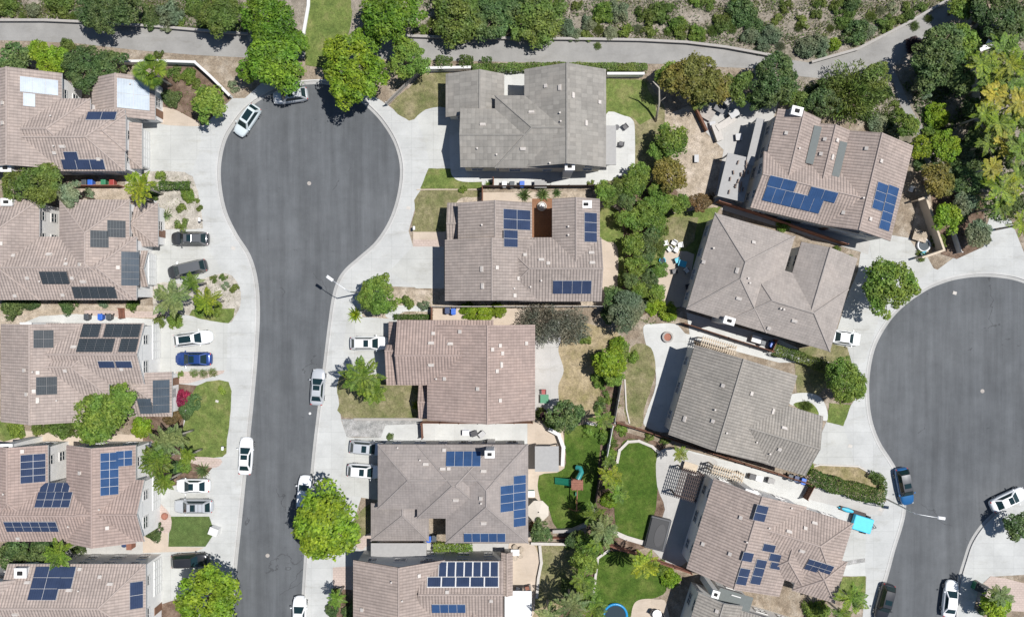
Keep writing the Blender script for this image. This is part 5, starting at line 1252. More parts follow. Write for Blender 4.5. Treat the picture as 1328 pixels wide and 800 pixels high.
car(242.5, 349, 193, 5.2, 'van', 'charcoal', 'dark grey minivan parked askew beside the planted bed', roof='gunmetal', zg=G)  # lighter gunmetal roof paints in the reflection here too
car(250, 439, 7, 5.1, 'suv', 'white', 'white car with a black roof box parked above the blue car', rack=1, sunroof=2, zg=G)
car(250.5, 465.5, 180, 4.8, 'sedan', 'blue', 'blue sedan on the left driveway', sunroof=1, zg=G)
car(318, 591.5, 87, 4.9, 'sedan', 'white', 'white sedan parked at the left kerb of the left street', sunroof=1)
car(250, 630, 180, 4.4, 'sedan', 'white', 'white car partly hidden by palm fronds on the left driveway', zg=G, sunroof=1)
car(250.5, 656.5, 180, 5.1, 'suv', 'silver', 'silver car with roof bars beside the artificial lawn', rack=2, sunroof=1, zg=G)
car(246, 727, 3, 4.9, 'suv', 'black', 'black car on the driveway just above the lime green tree', rack=1, zg=G)
car(479, 445, 0, 5.0, 'suv', 'white', 'white car with its nose under the pinkish roof', rack=1, sunroof=1, zg=G)
car(411.5, 502, 86, 4.8, 'sedan', 'silver', 'silver sedan parked at the right kerb of the left street', sunroof=1)
car(476, 581, -5, 4.6, 'suv', 'silver', 'silver car with its nose under the ash brown eave', sunroof=1, zg=G)
car(473, 611, -4, 4.6, 'suv', 'white', 'white car below the silver one in the middle driveway', sunroof=1, zg=G)
car(394, 639, 84, 4.5, 'suv', 'white', 'white car mostly hidden under the big round street tree')
car(387.5, 797, 88, 4.7, 'sedan', 'white', 'white sedan cut by the bottom edge on the left street')
car(1097, 438, -8, 3.9, 'sedan', 'white', 'small white car outside the hip roofed house on the right', zg=G)
car(1174, 631, 281, 4.9, 'suv', 'steel', 'blue car parked at the kerb by the right street lamp', sunroof=1, roof='charcoal')
car(1309, 648, 25, 4.9, 'sedan', 'white', 'white car on the far right at the corner kerb', sunroof=1)
car(1148, 781, 255, 4.9, 'suv', 'black', 'black car at the bottom left kerb of the right street', sunroof=1)
car(1233.5, 777, 83, 4.8, 'sedan', 'white', 'white car parked at the bottom right kerb of the right street')

# ---------------------------------------------------------------- walls and fences
def fence(line, h, mat, label, post=None, t=.06, step=2.4, cap=None, name='fence', cat='fence', panel='board_panel'):
    P = [W(*p) for p in line]; c = sum(P, Vector()) / len(P); root = empty(name, (c.x, c.y, G)); tag(root, label, cat); si = 0
    for a, b in zip(P[:-1], P[1:]):
        d = b - a; ln = d.length; n = max(1, round(ln / step)) if post else 1; az = math.atan2(d.y, d.x)
        for i in range(n):
            m = a + d * ((i + .5) / n) - c; mb = MB(); si += 1; e = .004 * (si % 5); mb.box((m.x, m.y, h / 2 + e / 2), (ln / n + (0 if post else t * .6), t, h + e), az)
            if post:
                for z in (.25 * h, .8 * h): mb.box((m.x, m.y, z), (ln / n - .1, t + .08, .09), az)
            pn = mb.build(panel, mat, root)
            if cap:
                q = MB(); q.box((m.x, m.y, h + .04 + e), (ln / n + t * 1.3, t + .1, .09), az); q.build('wall_cap', cap, root)
        if post:
            for i in range(n + 1):
                m = a + d * (i / n) - c; q = MB(); q.box((m.x, m.y, h / 2 + .08), (.13, .13, h + .16), az); q.build('post', post, root)
    return root
def wall(line, h, mat, label, t=.22, cap='block_wall', name='garden_wall'): return fence(line, h, mat, label, None, t, 3, cap, name, 'wall', 'wall_panel')
wall([(160, 84), (215, 83.5), (258, 85), (278, 103), (302, 127)], 1.2, 'stucco_white', 'white angled wall around the planted bed at the top left', cap='trim_white')
wall([(548, 93), (610, 92)], 1.3, 'stucco_white', 'white wall below the three clipped bushes', cap='trim_white')
fence([(548, 93), (528, 112), (503, 137)], 1.4, 'wood_grey', 'dark grey metal fence slanting from the white wall to the pavement', 'trim_grey', .05)
wall([(787, 100), (832, 100)], 1.3, 'stucco_white', 'white wall below the right end of the long hedge', cap='trim_white')
wall([(-20, 28.5), (60, 28.5), (120, 31), (200, 36), (280, 43), (322, 46)], .45, 'block_grey', 'low pale wall along the path at the upper left', cap='block_grey', name='retaining_wall')
wall([(505, 48), (600, 51), (740, 52.5), (830, 54), (890, 57), (940, 63), (1000, 74)], .45, 'block_grey', 'low pale wall with posts along the path in the top middle', cap='block_grey', name='retaining_wall')
wall([(1052, 82), (1110, 65.5), (1170, 34.5), (1232, -1)], .4, 'block_grey', 'low pale wall along the rising path at the upper right', cap='block_grey', name='retaining_wall')
wall([(402, -20), (401, 10), (394, 50), (392, 68)], .3, 'white_paint', 'white edging wall on the left of the grass strip', .3, 'trim_white')
fence([(626, 243.5), (690, 243.5), (760, 243), (830, 242)], 1.7, 'wood_dark', 'dark fence between the grey house and the taupe house', 'wood_dark')
fence([(626, 245), (626, 262)], 1.7, 'wood_brown', 'short brown gate fence beside the taupe house front', 'wood_brown')
fence([(640, 233), (640, 242)], 1.5, 'wood_brown', 'short brown gate beside the bins of the grey house', 'wood_brown', step=1.2)
wall([(541, 246.4), (624, 246.2)], .12, 'wood_pale', 'thin pale edging between two front lawns', .1, None, 'lawn_edging')
fence([(562, 397.5), (640, 397.5), (700, 397.5), (784, 397)], 1.7, 'wood_grey', 'grey fence between the taupe house and the pinkish house', 'wood_grey')
fence([(561, 398), (561, 415)], 1.6, 'wood_brown', 'short brown gate fence by the white path of the pinkish house', 'wood_brown')
fence([(548, 546), (620, 546.5), (690, 546)], 1.7, 'wood_brown', 'brown fence between the pinkish house and the ash house', 'wood_brown')
fence([(548, 548), (549, 566)], 1.6, 'wood_brown', 'short brown gate fence above the ash brown roof', 'wood_brown')
fence([(104, 243), (162, 243)], 1.7, 'wood_red', 'red brown fence behind the blue bin at the upper left', 'wood_red')
fence([(162, 400), (163, 412)], 1.6, 'wood_red', 'short red fence beside the pink path on the left', 'wood_red')
fence([(928, 263), (980, 279), (1040, 300), (1092, 318)], 1.7, 'wood_red', 'red wall between the walled house and the hip roofed house', 'wood_red')
fence([(884, 419), (940, 437), (998, 455)], 1.7, 'wood_brown', 'brown fence between the hip roofed house and the stone brown house', 'wood_brown')
fence([(996, 455), (1003, 440)], 1.6, 'wood_red', 'short red gate beside the blue bin of the hip roofed house', 'wood_red')
fence([(798, 546), (845, 560), (900, 578), (960, 598), (1045, 624)], 1.7, 'wood_brown', 'long brown fence between the stone brown house and the navy panelled house', 'wood_brown')
fence([(1041, 644), (1050, 627)], 1.6, 'wood_brown', 'short brown gate beside the blue bin of the navy panelled house', 'wood_brown')
fence([(786, 702), (830, 717), (893, 738)], 1.7, 'wood_red', 'red fence under the hot tub', 'wood_red')
fence([(805, 488), (795, 546)], 1.7, 'wood_grey', 'grey back fence beside the striped lawn', 'trim_grey')
fence([(793, 550), (784, 598), (780, 612)], 1.6, 'trim_white', 'pale double rail fence beside the bright narrow lawn', 'trim_white')
fence([(779, 600), (774, 630), (770, 655)], 1.6, 'wood_dark', 'dark fence beside the playset', 'wood_dark')
wall([(770, 655), (766, 668), (758, 678), (742, 685), (718, 686)], .9, 'block_grey', 'curved grey wall at the bottom of the bright playset lawn', .3, 'block_grey')
fence([(716, 695), (748, 696)], 1.0, 'wood_red', 'red brown fence under the curved grey wall', 'wood_red')
wall([(690, 703), (748, 704)], .4, 'stone', 'low stone wall above the dry lawn at the bottom', .25, 'block_wall')
wall([(800, 598), (803, 583), (814, 572), (828, 571), (845, 578), (856, 588)], .25, 'block_wall', 'white curved edging around the lawn below the brown fence', .25, 'block_wall', 'lawn_edging')
wall([(798, 690), (812, 696), (836, 703)], .25, 'stone', 'pale stone edging at the foot of the walled lawn', .5, 'block_wall', 'lawn_edging')
wall([(789, 712), (775, 722), (772, 745), (770, 765)], .25, 'block_wall', 'pale curved edging at the left of the round bright lawn', .2, 'block_wall', 'lawn_edging')
wall([(762, 548), (775, 550)], .3, 'trim_white', 'short white edging at the top of the bright narrow lawn', .25, 'block_wall', 'lawn_edging')
wall([(713, 556), (724, 562), (730, 578), (729, 600)], .8, 'stucco_white', 'white curved wall around the patio of the ash brown house', .35, 'trim_white')
wall([(722, 416), (727, 428), (725, 440)], .4, 'trim_white', 'white curved seat wall on the grey patio', .25, 'trim_white')
wall([(735, 410), (745, 420)], .35, 'trim_white', 'short white arc wall between the twiggy trees', .2, 'trim_white')
fence([(1181, 262), (1190, 259), (1213, 326), (1196, 332), (1186, 335)], 1.9, 'stucco_tan', 'tan pen wall with pale top around the gravel strip beside the right house', None, .16, 3, 'wood_pale', 'garden_wall', 'wall', 'wall_panel')
fence([(1257, 105), (1262, 140), (1264, 186)], 1.6, 'trim_white', 'white fence beside the palm grove', 'trim_white')
fence([(1231, 300), (1240, 328)], 1.2, 'trim_white', 'short white fence left of the silvery tree by the turning circle', 'trim_white')
wall([(899, 140), (914, 171)], 1.0, 'wood_brown', 'brown retaining wall between the dirt yard and stone terrace', .25, None)
wall([(1040, 608), (1062, 602), (1112, 604), (1130, 614), (1144, 622)], .15, 'block_wall', 'pale kerb edging along the top of the dry front lawn', .2, None, 'lawn_edging')
wall([(700, 707), (702, 728), (698, 748), (696, 772)], .35, 'block_wall', 'pale low curved wall at the right of the tan patio', .25, 'block_wall', 'lawn_edging')
wall([(810, 492), (812, 530), (816, 548)], .2, 'block_wall', 'pale edging on the left of the striped lawn', .18, None, 'lawn_edging')
wall([(460, 543), (545, 543)], .25, 'block_grey', 'grey edging below the palm lawn of the pinkish house', .3, None, 'lawn_edging')

# ---------------------------------------------------------------- street furniture
def lamp(base, head, h, label, bend=.3):
    b, hd = W(*base), W(head[0], head[1], h); root = empty('street_lamp', (b.x, b.y, G)); tag(root, label, 'street lamp', 'street lamps')
    p = MB(); p.tube([(0, 0, 0), (0, 0, h - 1.0), (0, 0, h - .3)], [.11, .08, .07], 10); p.build('pole', 'galvanised', root, True)
    q = MB(); q.lathe([(.2, 0), (.2, .15), (.13, .3)], n=10); q.build('base', 'galvanised', root)
    d = Vector((hd.x - b.x, hd.y - b.y, 0)); q = MB(); q.tube([(0, 0, h - .35), d * .2 + Vector((0, 0, h - .1)), d * .6 + Vector((0, 0, h + .08)), d * .95 + Vector((0, 0, h + .1))], [.06, .05, .045, .04], 8); q.build('arm', 'galvanised', root, True)
    az = math.atan2(d.y, d.x); q = MB(); u = d.normalized()
    for s, w, z in ((-.45, .1, .05), (-.1, .19, .1), (.35, .21, .1), (.55, .1, .06)): pass
    q.box((d.x, d.y, h + .1), (1.0, .42, .2), az, taper=.75); o = q.build('lamp_head', 'white_plastic', root, bevel=.06)
    q = MB(); q.box((d.x, d.y, h - .02), (.7, .3, .06), az); q.build('lens', 'lamp_lens', o)
lamp((470, 380), (428, 361), 8.5, 'grey street lamp arching over the left street beside the round tree')
lamp((1148, 646), (1220, 671), 7.6, 'grey street lamp arching over the right street beside the big hedge')

# ---------------------------------------------------------------- yard objects
def bin_(px, py, mat, label, rz=0., s=1.):
    w = W(px, py, 1.05); root = empty('trash_bin', (w.x, w.y, G), R(rz)); tag(root, label, 'trash bin', 'wheeled bins beside houses')
    b = MB(); b.box((0, 0, .5), (.56 * s, .66 * s, .9)); b.v = [((x * (.82 if z < .3 else 1.1)), y * (.82 if z < .3 else 1.1), z) for x, y, z in b.v]; b.build('bin_body', mat, root, bevel=.04)
    l = MB(); l.box((0, .02, 1.0), (.66 * s, .8 * s, .1), taper=.9); l.box((0, -.4 * s, .98), (.4, .08, .06)); l.build('lid', mat, root, bevel=.03)
    for sx in (-.26, .26):
        t = MB(); t.lathe([(.13, -.04), (.13, .04)], n=12); t.v = [(z + sx, x + .34, y + .13) for x, y, z in t.v]; t.build('wheel', 'rubber', root)
for a in ((117, 237, 'bin_blue', 'blue bin in the shaded alley between the upper left houses'), (109, 237, 'bin_dark', 'dark bin left of the blue one between the upper left houses'), (134, 236, 'bin_green', 'green bin in the shaded alley between the upper left houses'), (145, 237, 'red_plastic', 'red bin in the shaded alley between the upper left houses'),
          (130, 411, 'bin_blue', 'blue bin above the black gridded panels'), (112, 411, 'bin_dark', 'dark bin left of the blue one above the black gridded panels'), (141, 411, 'bin_dark', 'dark bin right of the blue one above the black gridded panels'),
          (677, 239, 'bin_blue', 'blue bin on the side path of the grey house'), (664, 239.5, 'bin_dark', 'dark bin left of the blue one by the grey house'), (654, 239, 'white_plastic', 'white bin nearest the gate of the grey house'),
          (588, 404, 'bin_blue', 'blue bin beside the tropical clumps'), (580, 403, 'bin_navy', 'navy bin beside the blue one by the tropical clumps'), (556, 699, 'bin_blue', 'blue bin in the red sided courtyard of the ash house'), (548, 699, 'bin_dark', 'dark bin left of the blue one in the red sided courtyard'), (563, 698, 'bin_dark', 'dark bin right of the blue one in the red sided courtyard'),
          (161, 705, 'bin_navy', 'navy bin in the alley between the lower left houses'), (1002, 447, 'bin_blue', 'blue bin at the hip roofed house gate', -16), (990, 444, 'bin_dark', 'dark bin left of the blue one at the hip roofed house gate', -16),
          (1042, 624, 'bin_blue', 'blue bin above the navy panelled house', -16), (1033, 621, 'bin_navy', 'navy bin above the navy panelled house', -16), (1025, 619, 'bin_dark', 'dark bin above the navy panelled house', -16)): bin_(*a[:4], *a[4:])
def box_thing(name, px, py, size, mat, label, cat, rz=0., lid=None, z=0.):
    w = W(px, py, size[2]); root = empty(name, (w.x, w.y, G), R(rz)); tag(root, label, cat); b = MB(); b.box((0, 0, size[2] / 2), size); b.build('case', mat, root, bevel=.04)
    if lid: q = MB(); q.box((0, 0, size[2] + .03), (size[0] + .08, size[1] + .08, .08)); q.build('top', lid, root, bevel=.02)
    return root
box_thing('storage_chest', 701, 239, (1.5, .9, .9), 'spa_shell', 'grey storage chest on the side path of the grey house', 'chest', 0, 'flat_roof_grey')
box_thing('storage_box', 981, 440, (1.2, .8, .9), 'stucco_tan', 'tan storage box by the fence of the hip roofed house', 'box', -16, 'cushion_white')
box_thing('storage_cabinet', 168, 707, (.6, 1., 1.2), 'wood_red', 'red brown cabinet next to the navy bin', 'cabinet', 0, 'wood_red')
box_thing('air_conditioner', 1302, 770, (.9, .9, .8), 'trim_grey', 'grey utility box at the paver island on the lower right', 'utility box', 15, 'dark_metal') if 0 else box_thing('utility_box', 1272, 762, (1.5, 1.0, .9), 'bin_green', 'green utility box at the edge of the paver island', 'utility box', -20, 'dark_metal')
w_ = box_thing('mail_box', 277, 689, (1.1, .9, 1.2), 'stucco_white', 'white mailbox pillar at the corner of the artificial lawn', 'mailbox', -20, 'trim_white')
def mailbox(px, py, label):
    w = W(px, py, 1.1); root = empty('mailbox', (w.x, w.y, G)); tag(root, label, 'mailbox'); p = MB(); p.box((0, 0, .5), (.1, .1, 1.)); p.build('post', 'wood_dark', root); b = MB(); b.box((0, 0, 1.1), (.28, .5, .26)); b.build('case', 'white_plastic', root, bevel=.06)
mailbox(537, 296, 'white mailbox on the pavement edge by the dry lawn of the taupe house'); mailbox(259, 285, 'white mailbox at the pavement edge of the gravel bed'); mailbox(289, 581, 'white mailbox at the lower corner of the large front lawn')

def chair(px, py, rz, mat, label, group=None, legs='dark_metal'):
    w = W(px, py, .45); root = empty('patio_chair', (w.x, w.y, G), R(rz)); tag(root, label, 'chair', group)
    s = MB(); s.box((0, 0, .42), (.6, .6, .1)); s.build('seat', mat, root, bevel=.03); b = MB(); b.box((0, .3, .68), (.6, .1, .5)); b.build('backrest', mat, root, bevel=.03)
    for sx in (-.3, .3):
        a = MB(); a.box((sx, 0, .58), (.07, .6, .05)); a.build('armrest', legs, root)
        for sy in (-.26, .26): l = MB(); l.box((sx * .9, sy, .19), (.05, .05, .38)); l.build('leg', legs, root)
def table(px, py, rx, ry, mat, label, h=.74, round_=False, rz=0.):
    w = W(px, py, h); root = empty('patio_table', (w.x, w.y, G), R(rz)); tag(root, label, 'table'); t = MB()
    if round_: t.lathe([(rx, 0), (rx, .05)], (0, 0, h - .05), 20)
    else: t.box((0, 0, h - .03), (rx * 2, ry * 2, .06))
    t.build('tabletop', mat, root, bevel=.01)
    for sx in (-1, 1):
        for sy in (-1, 1): l = MB(); l.box((sx * rx * .65, sy * ry * .65, h / 2 - .03), (.06, .06, h - .06)); l.build('leg', 'dark_metal', root)
for i, (x, y, r, lb) in enumerate(((863, 316, 20, 'white cushioned chair leftmost of the group on the hip roofed house lawn'), (874, 315, -30, 'white cushioned chair topmost of the group on the hip roofed house lawn'), (882, 318, 10, 'white cushioned chair rightmost of the group on the lawn'), (877, 324, 60, 'white cushioned chair nearest the tan patio'), (868, 323, -50, 'white cushioned chair between leftmost and patio ones'))): chair(x, y, r, 'cushion_white', lb, 'white chairs on the lawn', 'white_paint')
for x, y, r, mt, lb in ((878, 338, 20, 'turquoise', 'turquoise chair left of the blue table on tan patio'), (890, 351, 40, 'cushion_white', 'pale chair in the shade on the tan patio'), (875, 352, 10, 'dark_metal', 'dark chair at the middle of the tan patio'), (892, 372, 10, 'dark_metal', 'dark chair lower by the shaded wall')): chair(x, y, r, mt, lb, 'chairs on the tan patio')
table(885, 342, .5, .4, 'turquoise', 'blue topped table in the shade on the tan patio', rz=-17)
def ring_pool(px, py, r, mat, label, name, cat):
    w = W(px, py, .4); root = empty(name, (w.x, w.y, G)); tag(root, label, cat); m = MB(); m.lathe([(r, 0), (r * 1.02, .4), (r * .86, .42), (r * .84, .1)], n=28); m.build('rim', mat, root, True)
    q = MB(); q.lathe([(r * .83, .1), (r * .83, .3)], n=28); q.build('water', 'glass', root)
ring_pool(859, 338, .42, 'turquoise', 'round turquoise water tub on the tan patio', 'water_tub', 'tub'); ring_pool(798, 798, 1.6, 'pool_blue', 'blue paddling pool cut by the bottom edge', 'paddling_pool', 'pool')
def firepit(px, py, label):
    w = W(px, py, .5); root = empty('fire_pit', (w.x, w.y, G)); tag(root, label, 'fire pit'); m = MB(); m.lathe([(.72, 0), (.72, .45), (.5, .47), (.5, .2)], n=20); m.build('ring', 'block_grey', root); q = MB(); q.lathe([(.49, .2), (.49, .3)], n=20); q.build('lava_rock', 'brick', root)
firepit(866, 437, 'round fire pit with red lava rock on the white patio')
w = W(214, 669, .3); mb = MB(); mb.lathe([(.35, 0), (.45, .35), (.38, .4), (.3, .3)], n=16); o = mb.build('flower_pot', 'brick'); o.location = (w.x, w.y, G); tag(o, 'round brick coloured pot on the pink pavers by the silver car', 'pot')
w = W(703, 267, 1.0); root = empty('fountain', (w.x, w.y, G)); tag(root, 'tiered pale fountain at the top of the brown courtyard', 'fountain')
mb = MB(); mb.lathe([(.6, 0), (.62, .35), (.5, .38), (.48, .2)], n=20); mb.build('basin', 'block_wall', root, True); mb = MB(); mb.lathe([(.15, .2), (.12, .9), (.35, 1.0), (.3, 1.05), (.1, 1.05), (.08, 1.3)], n=16); mb.build('column', 'stucco_white', root, True)
# octagonal parasol
w = W(698, 663, 2.5); root = empty('parasol', (w.x, w.y, G)); tag(root, 'beige octagonal parasol beside the ash brown house', 'parasol')
mb = MB(); n = 8
for k in range(n):
    a, b = 2 * math.pi * (k + .5) / n, 2 * math.pi * (k + 1.5) / n
    mb.face([(1.42 * math.cos(a), 1.42 * math.sin(a), 2.2), (1.42 * math.cos(b), 1.42 * math.sin(b), 2.2), (.1 * math.cos(b), .1 * math.sin(b), 2.7), (.1 * math.cos(a), .1 * math.sin(a), 2.7)])
    mb.face([(1.42 * math.cos(a), 1.42 * math.sin(a), 2.2), (1.42 * math.cos(b), 1.42 * math.sin(b), 2.2), (1.42 * math.cos(b), 1.42 * math.sin(b), 2.08), (1.42 * math.cos(a), 1.42 * math.sin(a), 2.08)])
mb.build('canopy', 'canvas_beige', root); mb = MB(); mb.tube([(0, 0, 0), (0, 0, 2.75)], .04, 8); mb.build('pole', 'dark_metal', root); mb = MB(); mb.lathe([(.4, 0), (.4, .1), (.1, .16)], n=16); mb.build('base', 'block_grey', root)
def pergola(O, rz, a, b, h, label, mat, nraf, top=None, name='pergola', slat=.09, thick=.12):
    c = W(O[0], O[1], h); root = empty(name, (c.x, c.y, G), -R(rz)); tag(root, label, 'pergola' if name == 'pergola' else 'patio cover')
    for sx in (-1, 1):
        for sy in (-1, 1): p = MB(); p.box((sx * (a / 2 - .15), sy * (b / 2 - .15), h / 2), (.16, .16, h)); p.build('post', mat, root)
        q = MB(); q.box((0, sx * (b / 2 - .1), h + .09), (a, .12, .18)); q.build('beam', mat, root)
    g = MB()
    if top: g.box((0, 0, h + .24), (a, b, .1)); g.build('roof_sheet', top, root)
    else:
        for i in range(nraf): g.box((-a / 2 + a * (i + .5) / nraf, 0, h + .26), (slat, b + .3, thick))
        g.build('rafter_grid', mat, root); g2 = MB()
        for i in range(max(3, int(b / .45))): g2.box((0, -b / 2 + b * (i + .5) / max(3, int(b / .45)), h + .35), (a, .06, .06))
        g2.build('lattice', mat, root)
pergola((893, 628), 17, 3.0, 3.6, 2.5, 'dark slatted pergola beside the hot tub patio', 'wood_dark', 12)
pergola((672, 786), 0, 3.4, 4.2, 2.6, 'flat white pergola roof at the bottom beside the clay roofed house', 'trim_white', 4, 'flat_roof_white', 'patio_cover')
pergola((709, 594), 0, 3.0, 3.2, 2.4, 'grey flat topped patio cover beside the ash brown house', 'wood_grey', 4, 'flat_roof_grey', 'patio_cover')
pergola((931, 448), 16.6, 4.6, 1.0, 2.4, 'narrow pale slatted cover along the stone brown house wall', 'wood_pale', 16)
pergola((943, 613), 17, 4.2, 1.0, 2.4, 'narrow red brown slatted cover along the navy panelled house wall', 'wood_pale', 14)
pergola((953, 231), 13.5, 3.4, 5.6, 2.5, 'pale panelled patio cover with metal pegs beside the walled house', 'trim_grey', 4, 'flat_roof_grey', 'patio_cover')
r_ = [o for o in bpy.data.objects if o.get('label', '').startswith('pale panelled patio cover')][0]
for i in range(18): mb = MB(); mb.box((random.uniform(-1.4, 1.4), random.uniform(-2.4, 2.4), 2.92), (.12, .5, .34), random.uniform(-.35, .35)); mb.build('roof_peg', 'trim_brown', r_)
pergola((978, 185), 13.5, 1.0, 6.0, 2.7, 'narrow pale beam cover at the terrace of the walled house', 'trim_white', 5, 'flat_roof_grey', 'patio_cover')
# hot tub
w = W(853, 692, .9); root = empty('hot_tub', (w.x, w.y, G), -R(14)); tag(root, 'hot tub with a black cover below the slatted pergola', 'hot tub')
mb = MB(); mb.box((0, 0, .42), (2.7, 4.2, .84)); mb.build('shell', 'spa_shell', root, bevel=.12)
mb = MB(); mb.box((-.1, 0, .9), (2.3, 3.8, .12)); mb.build('cover', 'spa_cover', root, bevel=.06); mb = MB(); mb.lathe([(.75, 0), (.75, .03)], (0, 0, .97), 24); mb.v = [(x * .9 + .25, y * 2.0 - .1, z) for x, y, z in mb.v]; mb.build('cover_fold', 'black_plastic', root)
# playset
w = W(748, 627, 1.4); root = empty('playset', (w.x, w.y, G)); tag(root, 'wooden playset with a green slide and teal tube slide on the bright lawn', 'playset')
mb = MB(); mb.box((0, 0, 1.4), (1.3, 1.3, .1)); mb.build('platform', 'wood_red', root)
for sx in (-.6, .6):
    for sy in (-.6, .6): q = MB(); q.box((sx, sy, 1.1), (.1, .1, 2.2)); q.build('post', 'wood_red', root)
q = MB()
for i in range(6): q.box((0, -.55 + .22 * i, 1.95 + .02 * (i % 2)), (1.5, .2, .06))
q.build('roof_slats', 'wood_red', root)
q = MB(); q.box((-1.7, .2, .85), (2.1, .75, .06), 0.); q.v = [(x, y, z + (x + 1.7) * .55) for x, y, z in q.v]
for s in (-.4, .4):
    b = len(q.v); q.box((-1.7, .2 + s, .98), (2.1, .06, .22)); q.v[b:] = [(x, y, z + (x + 1.7) * .55) for x, y, z in q.v[b:]]
q.build('slide', 'green_plastic', root)
q = MB(); q.tube([(.1, .6, 1.6), (.3, 1.0, 1.5), (.6, 1.45, 1.25), (.5, 1.9, .95), (.05, 1.95, .6)], [.33] * 5, 12, cap=False); q.build('tube_slide', 'teal_plastic', root, True)
q = MB(); q.tube([(0, -.6, 2.1), (-.1, -3.3, 2.1)], .07, 8); q.build('swing_beam', 'wood_red', root)
for s in (-1, 1): q = MB(); q.tube([(-.1, -3.3, 2.1), (-.1 + s * .9, -3.5, 0)], .05, 8); q.build('swing_leg', 'wood_red', root)
for y in (-1.5, -2.5):
    q = MB(); q.box((0, y, .5), (.25, .5, .05)); q.build('swing_seat', 'yellow_plastic' if y < -2 else 'green_plastic', root); q = MB()
    for s in (-.22, .22): q.tube([(-.03, y + s, 2.1), (0, y + s, .5)], .015, 5)
    q.build('swing_chain', 'dark_metal', root)
# trailer with bright blue tarpaulin
w = W(1118, 679, .9); root = empty('utility_trailer', (w.x, w.y, G), -R(17)); tag(root, 'trailer under a bright blue tarpaulin on the right driveway', 'trailer')
mb = MB(); mb.box((0, 0, .75), (2.5, 1.9, .7)); mb.build('tarpaulin', 'tarp_blue', root, bevel=.1); mb = MB(); mb.box((0, 0, .38), (2.6, 1.8, .12)); mb.tube([(1.3, .5, .4), (2.1, 0, .4)], .05, 6); mb.tube([(1.3, -.5, .4), (2.1, 0, .4)], .05, 6); mb.build('chassis', 'dark_metal', root)
for sy in (-1.05, 1.05): o = link(WH['wheel'], 'wheel', root, (.7, sy, .335)); link(WH['rim'], 'rim', o)
for i, (x, y, sx, mt, lb) in enumerate(((1099, 661, 2.6, 'turquoise', 'turquoise kayak lying behind the blue tarpaulin trailer'), (1106, 663, 3.4, 'wood_dark', 'dark plank stack behind the blue tarpaulin trailer'))):
    w = W(x, y, .4); mb = MB(); mb.lathe([(.02, -sx / 2), (.28, -sx / 4), (.33, 0), (.28, sx / 4), (.02, sx / 2)], n=10) if i == 0 else mb.box((0, 0, .2), (sx, .5, .4)); mb.v = [(z, x2, y2 * .7 + .25) for x2, y2, z in mb.v] if i == 0 else mb.v
    o = mb.build('kayak' if i == 0 else 'plank_stack', mt, None, i == 0); o.location = (w.x, w.y, G); o.rotation_euler = (0, 0, -R(17)); tag(o, lb, 'kayak' if i == 0 else 'planks')
# table sets on patios
table(697, 440 + 277, .5, .5, 'wood_grey', 'round table among chairs on the tan patio at the bottom', round_=True) if 0 else table(668, 716, .55, .4, 'cushion_white', 'pale table with round stools at the top of the tan patio')
for i, (x, y) in enumerate(((668, 709), (676, 712), (675, 720), (668, 723))):
    w = W(x, y, .45); root = empty('stool', (w.x, w.y, G)); tag(root, 'round tan stool %s the pale table on the tan patio' % ('above', 'at the upper right of', 'at the lower right of', 'below')[i], 'stool', 'stools at the patio table')
    mb = MB(); mb.lathe([(.33, .38), (.36, .42), (.33, .46)], n=16); mb.build('seat', 'sand', root)
    for k in range(3): a = k * 2.1; mb = MB(); mb.tube([(.2 * math.cos(a), .2 * math.sin(a), .38), (.28 * math.cos(a), .28 * math.sin(a), 0)], .03, 6); mb.build('leg', 'dark_metal', root)
chair(705, 508, 0, 'red_plastic', 'red child chair beside the pinkish house patio wall'); box_thing('play_sandbox', 706, 517, (1.0, 1.0, .5), 'bin_green', 'green sandbox with lid on the grey patio', 'sandbox', 0, 'bin_green')
chair(671, 796 - 32, 160, 'cushion_white', 'white lounge chair at the corner of the white pergola'); chair(684, 762, 200, 'wood_red', 'brown lounge chair right of the white one by the pergola')
table(852, 796, .6, .6, 'cushion_white', 'white round table on the small patio at the bottom', round_=True); chair(846, 793, 60, 'dark_metal', 'dark chair left of the white round table at the bottom'); chair(858, 798, -60, 'dark_metal', 'dark chair right of the white round table at the bottom')
table(800, 165, .3, .3, 'dark_metal', 'small dark table on the round patio of the grey house', round_=True); chair(811, 165, 40, 'dark_metal', 'dark chair at the right of the grey house patio'); chair(806, 187, 170, 'dark_metal', 'dark chair lower on the grey house patio')
table(917, 147, .9, .8, 'stone', 'square stone table on the terrace of the walled house', .5, rz=-30); table(934, 140, .7, .6, 'spa_shell', 'grey grill table at the top of the stone terrace', .9, rz=-30)
table(1193, 306, .9, .7, 'sand', 'sandy box table in the gravel pen', .6, rz=-17) ; ring_pool(1198, 318, .85, 'white_plastic', 'white rimmed round tub at the lower end of the gravel pen', 'garden_tub', 'tub')
chair(1197, 330, 20, 'turquoise', 'blue folding chair at the gate of the gravel pen'); chair(1181, 246, -20, 'cushion_white', 'white folded chair at the gable of the walled house')
table(895, 606, .9, .6, 'wood_pale', 'pale outdoor table under the top of the slatted pergola', rz=-17)
for i, (x, y) in enumerate(((604, 561), (615, 562), (625, 563))): box_thing('garden_cart', x, y, (.8, .6, .6), ('bin_blue', 'bin_dark', 'spa_shell')[i], ('blue and white cart', 'dark bin box', 'grey barbecue box')[i] + ' in the side yard above the bright blue panels', 'cart', 20 * i, ('white_plastic', 'dark_metal', 'trim_grey')[i])
